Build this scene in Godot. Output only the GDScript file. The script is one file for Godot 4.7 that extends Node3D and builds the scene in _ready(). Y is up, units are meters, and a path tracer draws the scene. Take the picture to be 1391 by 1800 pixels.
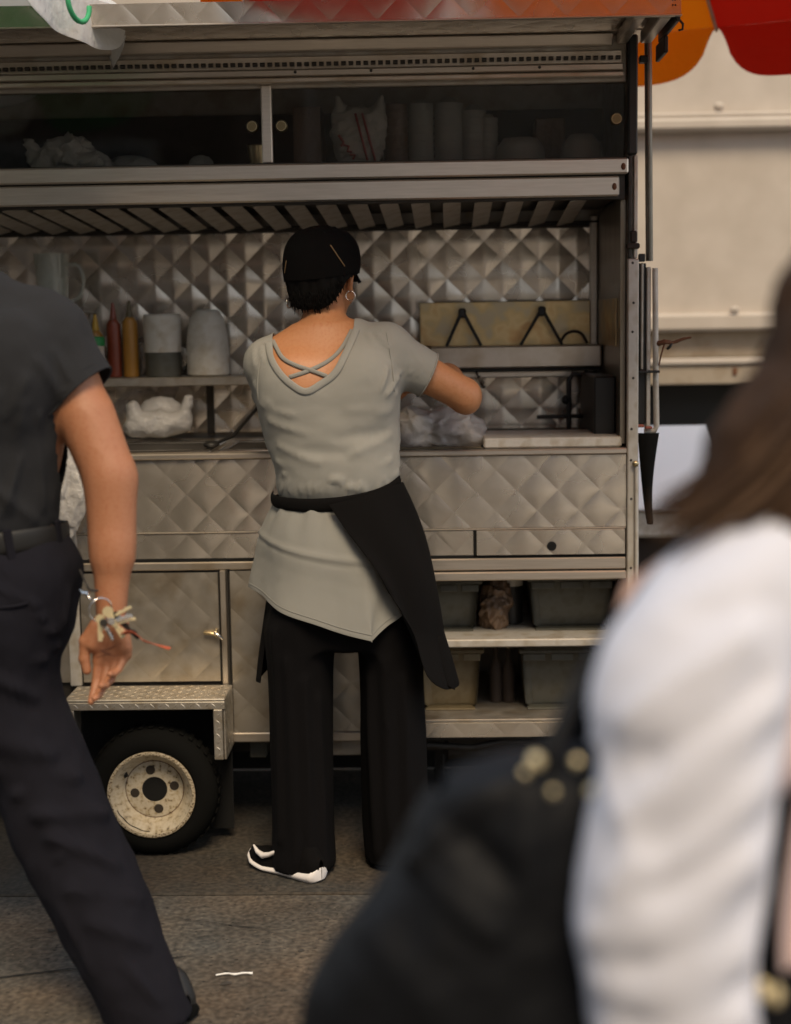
extends Node3D

const LEFT_END := -1.75
var M := {}
var used := {}
var rng := RandomNumberGenerator.new()
var fold_noise := FastNoiseLite.new()


func _ready() -> void:
	rng.seed = 7
	set_camera_and_light()
	make_materials()
	build_ground()
	build_buildings()
	build_truck()
	build_cart()
	build_umbrellas()
	build_cart_goods()
	build_vendor()
	build_man()
	build_near_woman()
	build_small_things()


func set_camera_and_light() -> void:
	var cam := Camera3D.new()
	cam.name = "camera"
	add_child(cam)
	var at := CameraAttributesPhysical.new()
	at.frustum_focal_length = 36.0          # with Godot's 24 mm sensor height: 36.87 degrees
	at.frustum_focus_distance = 3.62
	at.exposure_aperture = 1.25
	at.frustum_near = 0.05
	at.frustum_far = 400.0
	cam.attributes = at
	cam.fov = 36.87
	cam.near = 0.05
	cam.far = 400.0
	cam.position = Vector3(0, 1.37, 3.95)
	cam.basis = Basis(Vector3.UP, deg_to_rad(1.4)) * Basis(Vector3.RIGHT, deg_to_rad(-7.18)) * Basis(Vector3.BACK, deg_to_rad(-0.9))
	cam.current = true

	var env := Environment.new()
	env.background_mode = Environment.BG_SKY
	var sm := ProceduralSkyMaterial.new()
	sm.sky_top_color = Color(0.64, 0.70, 0.78)
	sm.sky_horizon_color = Color(0.84, 0.83, 0.80)
	sm.sky_curve = 0.2
	sm.ground_bottom_color = Color(0.20, 0.18, 0.16)
	sm.ground_horizon_color = Color(0.45, 0.43, 0.40)
	sm.sun_angle_max = 1.0
	sm.sky_energy_multiplier = 1.0
	var sky := Sky.new()
	sky.sky_material = sm
	env.sky = sky
	env.tonemap_mode = Environment.TONE_MAPPER_LINEAR
	env.tonemap_exposure = 1.9
	env.sdfgi_enabled = true
	env.ssao_enabled = true
	env.ssil_enabled = true
	var we := WorldEnvironment.new()
	we.name = "world_environment"
	we.environment = env
	add_child(we)
	var sun := DirectionalLight3D.new()
	sun.name = "overcast_sun"
	sun.light_energy = 0.5
	sun.light_angular_distance = 22.0
	sun.light_color = Color(1.0, 0.91, 0.78)
	sun.shadow_enabled = true
	add_child(sun)
	sun.look_at_from_position(Vector3(0.7, 4.9, 3.8), Vector3(0, 0, 0))


# ---------------------------------------------------------------- naming

func numbered(called: String) -> String:
	if not used.has(called):
		used[called] = 0
		return called
	used[called] += 1
	return "%s_%03d" % [called, used[called]]


func tag(o: Node, label: String, category: String, group := "", kind := "") -> Node:
	if label:
		o.set_meta("label", label)
	if category:
		o.set_meta("category", category)
	if group:
		o.set_meta("group", group)
	if kind:
		o.set_meta("kind", kind)
	return o


func thing(called: String, at: Vector3, label: String, category: String, group := "") -> Node3D:
	var o := Node3D.new()
	o.name = numbered(called)
	add_child(o)
	o.position = at
	tag(o, label, category, group)
	return o


func structure(called: String) -> Node3D:
	var o := Node3D.new()
	o.name = numbered(called)
	add_child(o)
	o.set_meta("kind", "structure")
	return o


# one mesh; its shape is in world coordinates, whatever its parent
func part(called: String, s: Dictionary, m: Material, parent: Node3D) -> MeshInstance3D:
	var o := MeshInstance3D.new()
	var off := Vector3.ZERO
	var n: Node = parent
	while n is Node3D and n != self:
		off += n.position
		n = n.get_parent()
	var c := off
	if s.v.size() > 0:
		var lo: Vector3 = s.v[0]
		var hi: Vector3 = s.v[0]
		for p in s.v:
			lo = lo.min(p)
			hi = hi.max(p)
		c = Vector3((lo.x + hi.x) / 2, lo.y, (lo.z + hi.z) / 2)
	o.mesh = commit(s, c)
	o.material_override = null
	o.mesh.surface_set_material(0, m)
	o.name = called
	parent.add_child(o, true)
	o.position = c - off
	return o


func single(called: String, s: Dictionary, m: Material, label: String, category: String, group := "") -> MeshInstance3D:
	var o := part(numbered(called), s, m, self)
	tag(o, label, category, group)
	return o


# ---------------------------------------------------------------- shapes: {v: points, t: triangles}

func shape() -> Dictionary:
	return {"v": PackedVector3Array(), "t": PackedInt32Array()}


func join(list: Array) -> Dictionary:
	var s := shape()
	for q in list:
		var b: int = s.v.size()
		s.v.append_array(q.v)
		var t: PackedInt32Array = q.t
		var nt := PackedInt32Array()
		nt.resize(t.size())
		for i in t.size():
			nt[i] = t[i] + b
		s.t.append_array(nt)
	return s


func commit(s: Dictionary, c: Vector3) -> ArrayMesh:
	var v: PackedVector3Array = s.v
	var t: PackedInt32Array = s.t
	var n := PackedVector3Array()
	n.resize(v.size())
	for i in range(0, t.size(), 3):
		var a := v[t[i]]
		var q := (v[t[i + 2]] - a).cross(v[t[i + 1]] - a)
		n[t[i]] += q
		n[t[i + 1]] += q
		n[t[i + 2]] += q
	var w := PackedVector3Array()
	w.resize(v.size())
	for i in v.size():
		w[i] = v[i] - c
		n[i] = n[i].normalized() if n[i].length_squared() > 1e-20 else Vector3.UP
	var arr := []
	arr.resize(Mesh.ARRAY_MAX)
	arr[Mesh.ARRAY_VERTEX] = w
	arr[Mesh.ARRAY_NORMAL] = n
	arr[Mesh.ARRAY_INDEX] = t
	if s.has("c"):
		arr[Mesh.ARRAY_COLOR] = s.c
	var m := ArrayMesh.new()
	m.add_surface_from_arrays(Mesh.PRIMITIVE_TRIANGLES, arr)
	return m


func moved(s: Dictionary, x: Transform3D) -> Dictionary:
	var r := {"v": x * s.v, "t": s.t.duplicate()}
	if s.has("c"):
		r.c = s.c
	return r


func face(s: Dictionary, pts: Array, outward: Vector3) -> void:
	var b: int = s.v.size()
	for p in pts:
		s.v.append(p)
	var n: Vector3 = (pts[2] - pts[0]).cross(pts[1] - pts[0])
	for i in range(1, pts.size() - 1):
		if n.dot(outward) >= 0:
			s.t.append_array([b, b + i, b + i + 1])
		else:
			s.t.append_array([b, b + i + 1, b + i])


# a box between two corners, its edges chamfered
func box(lo: Vector3, hi: Vector3, e := 0.002) -> Dictionary:
	var s := shape()
	var c := (lo + hi) / 2
	var h := (hi - lo).abs() / 2
	e = minf(e, minf(h.x, minf(h.y, h.z)) * 0.6)
	var P := func(sx: float, sy: float, sz: float, k: int) -> Vector3:
		var q := Vector3(h.x - e, h.y - e, h.z - e)
		q[k] = h[k]
		return c + Vector3(q.x * sx, q.y * sy, q.z * sz)
	for k in 3:
		var a := (k + 1) % 3
		var b := (k + 2) % 3
		for sg in [-1.0, 1.0]:
			var pts := []
			for cc in [[-1, -1], [1, -1], [1, 1], [-1, 1]]:
				var d := Vector3.ZERO
				d[k] = sg
				d[a] = cc[0]
				d[b] = cc[1]
				pts.append(P.call(d.x, d.y, d.z, k))
			var n := Vector3.ZERO
			n[k] = sg
			face(s, pts, n)
		for sa in [-1.0, 1.0]:
			for sb in [-1.0, 1.0]:
				var pts := []
				for q in [[-1, a], [1, a], [1, b], [-1, b]]:
					var d := Vector3.ZERO
					d[k] = q[0]
					d[a] = sa
					d[b] = sb
					pts.append(P.call(d.x, d.y, d.z, q[1]))
				var n := Vector3.ZERO
				n[a] = sa
				n[b] = sb
				face(s, pts, n)
	for sx in [-1.0, 1.0]:
		for sy in [-1.0, 1.0]:
			for sz in [-1.0, 1.0]:
				face(s, [P.call(sx, sy, sz, 0), P.call(sx, sy, sz, 1), P.call(sx, sy, sz, 2)], Vector3(sx, sy, sz))
	return s


func bx(x0: float, x1: float, y0: float, y1: float, z0: float, z1: float, e := 0.002) -> Dictionary:
	return box(Vector3(x0, y0, z0), Vector3(x1, y1, z1), e)


# a round bar along points; r is one radius or one for each point
func tube(pts: Array, r, sides := 8, flat := 1.0, flat_dir := Vector3.ZERO) -> Dictionary:
	var s := shape()
	var n := pts.size()
	var prev := Vector3.ZERO
	for i in n:
		var d: Vector3 = (pts[mini(i + 1, n - 1)] - pts[maxi(i - 1, 0)]).normalized()
		var u: Vector3
		if flat_dir != Vector3.ZERO:
			u = (flat_dir - d * flat_dir.dot(d)).normalized()
		elif prev == Vector3.ZERO:
			u = d.cross(Vector3.UP if absf(d.y) < 0.9 else Vector3.RIGHT).normalized()
		else:
			u = (prev - d * prev.dot(d)).normalized()
		prev = u
		var w := d.cross(u)
		var rr: float = r[i] if r is Array else r
		for k in sides:
			var a := TAU * k / sides
			s.v.append(pts[i] + u * cos(a) * rr * flat + w * sin(a) * rr)
	for i in n - 1:
		for k in sides:
			var a := i * sides + k
			var b := i * sides + (k + 1) % sides
			s.t.append_array([a, b, a + sides, b, b + sides, a + sides])
	for e in 2:
		var base := 0 if e == 0 else (n - 1) * sides
		var c: int = s.v.size()
		s.v.append(pts[0] if e == 0 else pts[n - 1])
		for k in sides:
			if e == 0:
				s.t.append_array([c, base + (k + 1) % sides, base + k])
			else:
				s.t.append_array([c, base + k, base + (k + 1) % sides])
	return s


# a turned shape about `axis` through c; profile of [radius, height]
func lathe(profile: Array, c: Vector3, axis := Vector3.UP, sides := 24, smooth_under := 40.0) -> Dictionary:
	var s := shape()
	var u := axis.cross(Vector3.RIGHT if absf(axis.x) < 0.8 else Vector3.UP).normalized()
	var w := axis.cross(u).normalized()
	var ring := func(p) -> int:
		var b: int = s.v.size()
		for k in sides:
			var a := TAU * k / sides
			s.v.append(c + axis * p[1] + (u * cos(a) + w * sin(a)) * p[0])
		return b
	var last := -1
	for i in profile.size() - 1:
		var p = profile[i]
		var q = profile[i + 1]
		var a: int = last
		if i > 0:
			var o = profile[i - 1]
			var d1 := Vector2(p[0] - o[0], p[1] - o[1])
			var d2 := Vector2(q[0] - p[0], q[1] - p[1])
			if absf(rad_to_deg(d1.angle_to(d2))) > smooth_under:
				a = ring.call(p)
		else:
			a = ring.call(p)
		var b: int = ring.call(q)
		for k in sides:
			var k2 := (k + 1) % sides
			s.t.append_array([a + k, b + k, a + k2, a + k2, b + k, b + k2])
		last = b
	return s


# a sheet: f(u, v) for u, v in 0..1
func sheet(f: Callable, nu: int, nv: int) -> Dictionary:
	var s := shape()
	for j in nv + 1:
		for i in nu + 1:
			s.v.append(f.call(float(i) / nu, float(j) / nv))
	for j in nv:
		for i in nu:
			var a := j * (nu + 1) + i
			s.t.append_array([a, a + 1, a + nu + 1, a + 1, a + nu + 2, a + nu + 1])
	return s


# a sheet given thickness: its back is moved along the given vector or along its normals
func thick(s: Dictionary, d: float) -> Dictionary:
	var v: PackedVector3Array = s.v
	var t: PackedInt32Array = s.t
	var n := PackedVector3Array()
	n.resize(v.size())
	var edges := {}
	for i in range(0, t.size(), 3):
		var q := (v[t[i + 2]] - v[t[i]]).cross(v[t[i + 1]] - v[t[i]])
		for k in 3:
			n[t[i + k]] += q
			var a := t[i + k]
			var b := t[i + (k + 1) % 3]
			if edges.has(Vector2i(b, a)):
				edges.erase(Vector2i(b, a))
			else:
				edges[Vector2i(a, b)] = true
	var r := {"v": v.duplicate(), "t": t.duplicate()}
	var m := v.size()
	for i in m:
		r.v.append(v[i] - n[i].normalized() * d)
	for i in range(0, t.size(), 3):
		r.t.append_array([t[i] + m, t[i + 2] + m, t[i + 1] + m])
	for e: Vector2i in edges:
		r.t.append_array([e.x, e.y + m, e.y, e.x, e.x + m, e.y + m])
	return r


# keeps what lies where f(point) > 0, cut cleanly
func clipped(s: Dictionary, f: Callable) -> Dictionary:
	var v: PackedVector3Array = s.v
	var t: PackedInt32Array = s.t
	var g := PackedFloat32Array()
	g.resize(v.size())
	for i in v.size():
		g[i] = f.call(v[i])
	var out_v := v.duplicate()
	var out_t := PackedInt32Array()
	var cut := {}
	for i in range(0, t.size(), 3):
		var q := [t[i], t[i + 1], t[i + 2]]
		var poly := []
		for k in 3:
			var a: int = q[k]
			var b: int = q[(k + 1) % 3]
			if g[a] > 0:
				poly.append(a)
			if (g[a] > 0) != (g[b] > 0):
				var key := Vector2i(mini(a, b), maxi(a, b))
				if not cut.has(key):
					cut[key] = out_v.size()
					out_v.append(v[a].lerp(v[b], g[a] / (g[a] - g[b])))
				poly.append(cut[key])
		for k in range(1, poly.size() - 1):
			out_t.append_array([poly[0], poly[k], poly[k + 1]])
	# drop unused points
	var new_id := PackedInt32Array()
	new_id.resize(out_v.size())
	new_id.fill(-1)
	var r := shape()
	for i in out_t:
		if new_id[i] < 0:
			new_id[i] = r.v.size()
			r.v.append(out_v[i])
		r.t.append(new_id[i])
	return r


func curve(pts: Array, n: int, closed := false) -> Array:
	var r := []
	var m := pts.size()
	var segs := m if closed else m - 1
	for i in n + (0 if closed else 1):
		var x := float(i) / n * segs
		var k := mini(int(x), segs - 1)
		var f := x - k
		var g := func(j: int):
			return pts[posmod(j, m)] if closed else pts[clampi(j, 0, m - 1)]
		var a = g.call(k - 1)
		var b = g.call(k)
		var c = g.call(k + 1)
		var d = g.call(k + 2)
		r.append(0.5 * ((2.0 * b) + (c - a) * f + (2.0 * a - 5.0 * b + 4.0 * c - d) * f * f + (3.0 * b - a - 3.0 * c + d) * f * f * f))
	return r


func ball(c: Vector3, r: Vector3, rings := 8, sides := 12) -> Dictionary:
	var s := sheet(func(u, v): return c + Vector3(cos(u * TAU) * sin(v * PI) * r.x, cos(v * PI) * r.y, sin(u * TAU) * sin(v * PI) * r.z), sides, rings)
	return s


# ---------------------------------------------------------------- smooth bodies from distances

class Limb:          # a capsule whose ends have two radii; flattened along one direction if asked
	var a: Vector3
	var ba: Vector3
	var l2: float
	var ra: float
	var dr: float
	var k: float
	var dir: Vector3
	var sq: float
	func _init(pa: Vector3, pb: Vector3, r1: float, r2: float, blend := 0.02, flat_dir := Vector3.ZERO, flat := 1.0):
		a = pa
		ba = pb - pa
		l2 = maxf(ba.length_squared(), 1e-9)
		ra = r1
		dr = r2 - r1
		k = blend
		dir = flat_dir
		sq = 1.0 / flat - 1.0
	func d(p: Vector3) -> float:
		var q := p - a
		var h := clampf(q.dot(ba) / l2, 0.0, 1.0)
		q -= ba * h
		if sq != 0.0:
			q += dir * (q.dot(dir) * sq)
			return (q.length() - ra - dr * h) / (1.0 + sq * 0.5)
		return q.length() - ra - dr * h


class Egg:           # an ellipsoid, turned by a basis
	var c: Vector3
	var r: Vector3
	var k: float
	var b: Basis
	var turned := false
	func _init(pc: Vector3, pr: Vector3, blend := 0.02, basis := Basis.IDENTITY):
		c = pc
		r = pr
		k = blend
		b = basis.inverse()
		turned = basis != Basis.IDENTITY
	func d(p: Vector3) -> float:
		var q := p - c
		if turned:
			q = b * q
		var k0 := (q / r).length()
		var k1 := (q / (r * r)).length()
		return k0 * (k0 - 1.0) / maxf(k1, 1e-6)


class Loft:          # ellipses stacked upward: rows of [y, centre x, half width, centre z, half depth]
	var y0: float
	var y1: float
	var k: float
	var off: float
	const N := 64
	var cx := PackedFloat32Array()
	var cz := PackedFloat32Array()
	var hw := PackedFloat32Array()
	var hd := PackedFloat32Array()
	func _init(rows: Array, blend := 0.02, grow := 0.0):
		k = blend
		off = grow
		rows = rows.duplicate()
		rows.sort_custom(func(p, q): return p[0] < q[0])
		y0 = rows[0][0]
		y1 = rows[-1][0]
		for i in N + 1:
			var y := lerpf(y0, y1, float(i) / N)
			var j := 0
			while j < rows.size() - 2 and rows[j + 1][0] < y:
				j += 1
			var f: float = clampf((y - rows[j][0]) / (rows[j + 1][0] - rows[j][0]), 0, 1)
			var get_at := func(c: int) -> float:
				var p0: float = rows[maxi(j - 1, 0)][c]
				var p1: float = rows[j][c]
				var p2: float = rows[j + 1][c]
				var p3: float = rows[mini(j + 2, rows.size() - 1)][c]
				var h: float = rows[j + 1][0] - rows[j][0]
				var m1: float = (p2 - p0) / maxf(rows[j + 1][0] - rows[maxi(j - 1, 0)][0], 1e-6) * h
				var m2: float = (p3 - p1) / maxf(rows[mini(j + 2, rows.size() - 1)][0] - rows[j][0], 1e-6) * h
				var f2 := f * f
				var f3 := f2 * f
				return (2 * f3 - 3 * f2 + 1) * p1 + (f3 - 2 * f2 + f) * m1 + (3 * f2 - 2 * f3) * p2 + (f3 - f2) * m2
			cx.append(get_at.call(1))
			hw.append(maxf(get_at.call(2), 0.004))
			cz.append(get_at.call(3))
			hd.append(maxf(get_at.call(4), 0.004))
	func d(p: Vector3) -> float:
		var x := clampf((p.y - y0) / (y1 - y0), 0.0, 1.0) * N
		var i := mini(int(x), N - 1)
		var f := x - i
		var a := hw[i] + (hw[i + 1] - hw[i]) * f
		var b := hd[i] + (hd[i + 1] - hd[i]) * f
		var dx := (p.x - cx[i] - (cx[i + 1] - cx[i]) * f) / a
		var dz := (p.z - cz[i] - (cz[i + 1] - cz[i]) * f) / b
		var e := sqrt(dx * dx + dz * dz)
		var r: float
		if e < 0.05:
			r = -minf(a, b)
		else:
			r = (e - 1.0) * e / sqrt(dx * dx / (a * a) + dz * dz / (b * b))
		r -= off
		var cap := maxf(y0 - p.y, p.y - y1)
		return maxf(r, cap) if cap > -0.02 else r


func field(prims: Array, p: Vector3) -> float:
	var d := 1e3
	for q in prims:
		var e: float = q.d(p)
		var k: float = q.k
		var h := k - absf(d - e)
		d = minf(d, e)
		if h > 0.0:
			d -= h * h * 0.25 / k
	return d


func body(prims: Array, lo: Vector3, hi: Vector3, cell: float) -> Dictionary:
	const B := 4
	var nb := Vector3i(((hi - lo) / (cell * B)).ceil())
	var nx := nb.x * B + 1
	var ny := nb.y * B + 1
	var nz := nb.z * B + 1
	var grid := PackedFloat32Array()
	grid.resize(nx * ny * nz)
	grid.fill(1e9)
	var rad := cell * B * 0.87
	var blocks := []
	var np := prims.size()
	var ds := PackedFloat32Array()
	ds.resize(np)
	for bz in nb.z:
		for by in nb.y:
			for bxx in nb.x:
				var c := lo + Vector3(bxx + 0.5, by + 0.5, bz + 0.5) * (cell * B)
				var best := 1e3
				var d := 1e3
				for i in np:
					var e: float = prims[i].d(c)
					ds[i] = e
					best = minf(best, e)
					var k: float = prims[i].k
					var h := k - absf(d - e)
					d = minf(d, e)
					if h > 0.0:
						d -= h * h * 0.25 / k
				if absf(d) > rad * 1.7:
					continue
				blocks.append(Vector3i(bxx, by, bz))
				var act := []
				for i in np:
					if ds[i] < best + prims[i].k + 0.03 + rad * 2.4:
						act.append(prims[i])
				for z in B + 1:
					for y in B + 1:
						var row := ((bz * B + z) * ny + by * B + y) * nx + bxx * B
						for x in B + 1:
							if grid[row + x] < 1e8:
								continue
							var p := lo + Vector3(bxx * B + x, by * B + y, bz * B + z) * cell
							var f := 1e3
							for q in act:
								var e: float = q.d(p)
								var k: float = q.k
								var h := k - absf(f - e)
								f = minf(f, e)
								if h > 0.0:
									f -= h * h * 0.25 / k
							grid[row + x] = f
	var s := shape()
	var V := PackedVector3Array()
	var T := PackedInt32Array()
	var ids := {}
	var sx := 1
	var sy := nx
	var sz := nx * ny
	var corner := [0, sx, sy, sx + sy, sz, sx + sz, sy + sz, sx + sy + sz]
	var where := [Vector3(0, 0, 0), Vector3(1, 0, 0), Vector3(0, 1, 0), Vector3(1, 1, 0), Vector3(0, 0, 1), Vector3(1, 0, 1), Vector3(0, 1, 1), Vector3(1, 1, 1)]
	var edge := [[0, 1], [2, 3], [4, 5], [6, 7], [0, 2], [1, 3], [4, 6], [5, 7], [0, 4], [1, 5], [2, 6], [3, 7]]
	var cells := PackedInt32Array()
	for b: Vector3i in blocks:
		for z in B:
			for y in B:
				var row := ((b.z * B + z) * ny + b.y * B + y) * nx + b.x * B
				for x in B:
					var o := row + x
					var neg := 0
					for c: int in corner:
						if grid[o + c] < 0.0:
							neg += 1
					if neg == 0 or neg == 8:
						continue
					var sum := Vector3.ZERO
					var n := 0
					for e in edge:
						var g0 := grid[o + corner[e[0]]]
						var g1 := grid[o + corner[e[1]]]
						if (g0 < 0.0) != (g1 < 0.0):
							var w0: Vector3 = where[e[0]]
							sum += w0.lerp(where[e[1]], g0 / (g0 - g1))
							n += 1
					ids[o] = V.size()
					cells.append(o)
					V.append(lo + (Vector3(b.x * B + x, b.y * B + y, b.z * B + z) + sum / n) * cell)
	for o in cells:
		var g0 := grid[o]
		for ax in 3:
			var st: int = [sx, sy, sz][ax]
			var g1 := grid[o + st]
			if (g0 < 0.0) == (g1 < 0.0):
				continue
			var s1: int = [sy, sz, sx][ax]
			var s2: int = [sz, sx, sy][ax]
			if not (ids.has(o - s1) and ids.has(o - s2) and ids.has(o - s1 - s2)):
				continue
			var a: int = ids[o]
			var b2: int = ids[o - s1]
			var c2: int = ids[o - s1 - s2]
			var d2: int = ids[o - s2]
			if g0 < 0.0:
				T.append_array([a, c2, b2, a, d2, c2])
			else:
				T.append_array([a, b2, c2, a, c2, d2])
	s.v = V
	s.t = T
	return s


# raises folds [from, to, half width, height] and uneven cloth (noise) on a smooth shape
func folded(s: Dictionary, folds: Array, noise_size := 0.0, noise_scale := Vector3(6, 6, 6)) -> Dictionary:
	var v: PackedVector3Array = s.v
	var t: PackedInt32Array = s.t
	var n := PackedVector3Array()
	n.resize(v.size())
	for i in range(0, t.size(), 3):
		var q := (v[t[i + 2]] - v[t[i]]).cross(v[t[i + 1]] - v[t[i]])
		n[t[i]] += q
		n[t[i + 1]] += q
		n[t[i + 2]] += q
	var w := v.duplicate()
	for i in v.size():
		var p := v[i]
		var h := 0.0
		for f in folds:
			var a: Vector3 = f[0]
			var ba: Vector3 = f[1] - a
			var x := clampf((p - a).dot(ba) / ba.length_squared(), 0.0, 1.0)
			var d2 := (p - a - ba * x).length_squared()
			var ww: float = f[2]
			if d2 < ww * ww * 6.0:
				h += f[3] * exp(-d2 / (ww * ww)) * (0.35 + 0.65 * sin(PI * (0.12 + 0.76 * x)))
		if noise_size > 0.0:
			var q := p * noise_scale
			h += noise_size * fold_noise.get_noise_3d(q.x, q.y, q.z)
		w[i] = p + n[i].normalized() * h
	return {"v": w, "t": t}


# drops a point along z onto a smooth body from the front (towards +z), `lift` above its surface
func on_back(prims: Array, x: float, y: float, lift: float, from_z := 0.6, to_z := -0.3) -> Vector3:
	var z := from_z
	for i in 60:
		var d := field(prims, Vector3(x, y, z)) - lift
		if d < 0.0005:
			break
		z -= maxf(d * 0.7, 0.0005)
		if z < to_z:
			break
	return Vector3(x, y, z)


# ---------------------------------------------------------------- materials

func lin(r: float, g: float, b: float) -> Color:
	return Color(r, g, b).linear_to_srgb()


func noise_tex(freq: float, octaves: int, size := 512, normal := false, strength := 4.0, ramp: Gradient = null, seed_ := 3) -> NoiseTexture2D:
	var n := FastNoiseLite.new()
	n.seed = seed_
	n.frequency = freq
	n.fractal_octaves = octaves
	var t := NoiseTexture2D.new()
	t.width = size
	t.height = size
	t.seamless = true
	t.noise = n
	if normal:
		t.as_normal_map = true
		t.bump_strength = strength
	if ramp:
		t.color_ramp = ramp
	return t


func ramp(list: Array) -> Gradient:
	var g := Gradient.new()
	var o := PackedFloat32Array()
	var c := PackedColorArray()
	for q in list:
		o.append(q[0])
		c.append(q[1])
	g.offsets = o
	g.colors = c
	return g


func grey(a: float, b: float, lo := 0.0, hi := 1.0) -> Gradient:
	return ramp([[lo, Color(a, a, a)], [hi, Color(b, b, b)]])


func mat(color: Color, rough: float, metal := 0.0) -> StandardMaterial3D:
	var m := StandardMaterial3D.new()
	m.albedo_color = color
	m.roughness = rough
	m.metallic = metal
	return m


func tri(m: StandardMaterial3D, scale: Vector3) -> StandardMaterial3D:
	m.uv1_triplanar = true
	m.uv1_world_triplanar = true
	m.uv1_scale = scale
	return m


func steel(color: Color, rough_tex: Texture2D, smudge: Texture2D, scale: Vector3) -> StandardMaterial3D:
	var m := mat(color, 1.0, 1.0)
	m.roughness_texture = rough_tex
	m.albedo_texture = smudge
	m.metallic = 0.8
	return tri(m, scale)


func cloth(color: Color, weave: Texture2D, scale: float, depth: float, tint: Texture2D = null) -> StandardMaterial3D:
	var m := mat(color, 0.95)
	m.normal_enabled = true
	m.normal_texture = weave
	m.normal_scale = depth
	if color.get_luminance() > 0.35:
		m.rim_enabled = true
		m.rim = 0.12
		m.rim_tint = 0.7
	else:
		m.metallic_specular = 0.25
	if tint:
		m.albedo_texture = tint
	return tri(m, Vector3.ONE * scale)


func make_materials() -> void:
	fold_noise.seed = 11
	fold_noise.frequency = 1.0
	fold_noise.fractal_octaves = 3
	var cn := FastNoiseLite.new()
	cn.noise_type = FastNoiseLite.TYPE_CELLULAR
	cn.cellular_return_type = FastNoiseLite.RETURN_DISTANCE2_SUB
	cn.cellular_distance_function = FastNoiseLite.DISTANCE_EUCLIDEAN
	cn.frequency = 0.012
	cn.fractal_octaves = 3
	cn.domain_warp_enabled = true
	cn.domain_warp_amplitude = 25.0
	var crumple := NoiseTexture2D.new()
	crumple.width = 512
	crumple.height = 512
	crumple.seamless = true
	crumple.as_normal_map = true
	crumple.bump_strength = 10.0
	crumple.noise = cn
	var smear := noise_tex(0.012, 4, 512, false, 4.0, grey(0.30, 0.37, 0.25, 0.8))
	var grain := noise_tex(0.03, 3, 512, false, 4.0, ramp([[0.0, Color(0.93, 0.925, 0.915)], [1.0, Color(1, 1, 1)]]), 15)
	var dirt := noise_tex(0.009, 5, 512, false, 4.0, ramp([[0.0, Color(0.86, 0.82, 0.76)], [0.35, Color(0.94, 0.925, 0.90)], [0.6, Color(1, 1, 1)], [1.0, Color(0.97, 0.96, 0.945)]]), 5)
	M.steel = steel(lin(0.62, 0.555, 0.48), smear, dirt, Vector3(1.3, 1.3, 1.3))
	M.brushed = steel(lin(0.66, 0.595, 0.52), smear, grain, Vector3(0.5, 9, 0.5))
	M.quilt = steel(lin(0.66, 0.595, 0.515), noise_tex(0.008, 3, 512, false, 4.0, grey(0.24, 0.29, 0.3, 0.8)), grain, Vector3(1.5, 1.5, 1.5))
	M.front_quilt = steel(lin(0.70, 0.64, 0.56), noise_tex(0.008, 3, 512, false, 4.0, grey(0.23, 0.31, 0.3, 0.8), 27), grain, Vector3(1.1, 1.1, 1.1))
	M.dull_steel = steel(lin(0.42, 0.385, 0.34), noise_tex(0.015, 4, 512, false, 4.0, grey(0.38, 0.62)), dirt, Vector3(2, 2, 2))
	M.painted_aluminium = steel(lin(0.55, 0.52, 0.47), noise_tex(0.03, 4, 512, false, 4.0, grey(0.45, 0.7)), dirt, Vector3(3, 3, 3))
	M.painted_aluminium.metallic = 0.35
	var heat := noise_tex(0.006, 3, 512, false, 4.0, ramp([[0.2, Color(0.80, 0.76, 0.68)], [0.45, Color(0.88, 0.79, 0.62)], [0.6, Color(0.92, 0.84, 0.68)], [0.85, Color(0.86, 0.72, 0.54)]]), 21)
	M.heat_tinted = steel(lin(0.75, 0.70, 0.60), smear, heat, Vector3(3, 3, 3))
	M.brushed_dark = steel(lin(0.30, 0.26, 0.21), smear, dirt, Vector3(9, 0.6, 9))
	M.dull_quilt = steel(lin(0.50, 0.455, 0.39), noise_tex(0.02, 3, 512, false, 4.0, grey(0.34, 0.44, 0.3, 0.8), 13), dirt, Vector3(1.5, 1.5, 1.5))
	M.dark_zinc = steel(lin(0.20, 0.19, 0.165), smear, dirt, Vector3(6, 2, 6))
	M.tread = steel(lin(0.60, 0.555, 0.485), noise_tex(0.03, 4, 512, false, 4.0, grey(0.34, 0.5), 17), dirt, Vector3(4, 4, 4))
	M.dark_brass = mat(lin(0.20, 0.155, 0.08), 0.4, 0.8)
	M.rust_black = mat(lin(0.03, 0.02, 0.015), 0.8)
	M.red_seal = mat(lin(0.30, 0.09, 0.06), 0.7)
	M.gum = mat(lin(0.05, 0.043, 0.036), 0.9)
	M.lug = mat(lin(0.035, 0.026, 0.018), 0.8)
	M.black_metal = mat(lin(0.012, 0.011, 0.010), 0.5)
	M.dark_metal = tri(mat(lin(0.05, 0.045, 0.04), 0.55, 0.4), Vector3.ONE * 4)
	M.dark_metal.albedo_texture = dirt
	M.rubber = mat(lin(0.007, 0.007, 0.0065), 0.9)
	M.rubber.metallic_specular = 0.2
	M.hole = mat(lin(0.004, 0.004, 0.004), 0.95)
	M.rim_paint = tri(mat(lin(0.62, 0.55, 0.43), 0.6), Vector3.ONE * 9)
	M.rim_paint.albedo_texture = noise_tex(0.012, 5, 512, false, 4.0, ramp([[0.0, Color(0.20, 0.15, 0.10)], [0.16, Color(0.36, 0.29, 0.22)], [0.24, Color(0.86, 0.82, 0.74)], [0.6, Color(1, 1, 1)], [1, Color(0.9, 0.88, 0.84)]]), 9)
	M.rim_edge = tri(mat(lin(0.58, 0.51, 0.40), 0.6), Vector3.ONE * 14)
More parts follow.
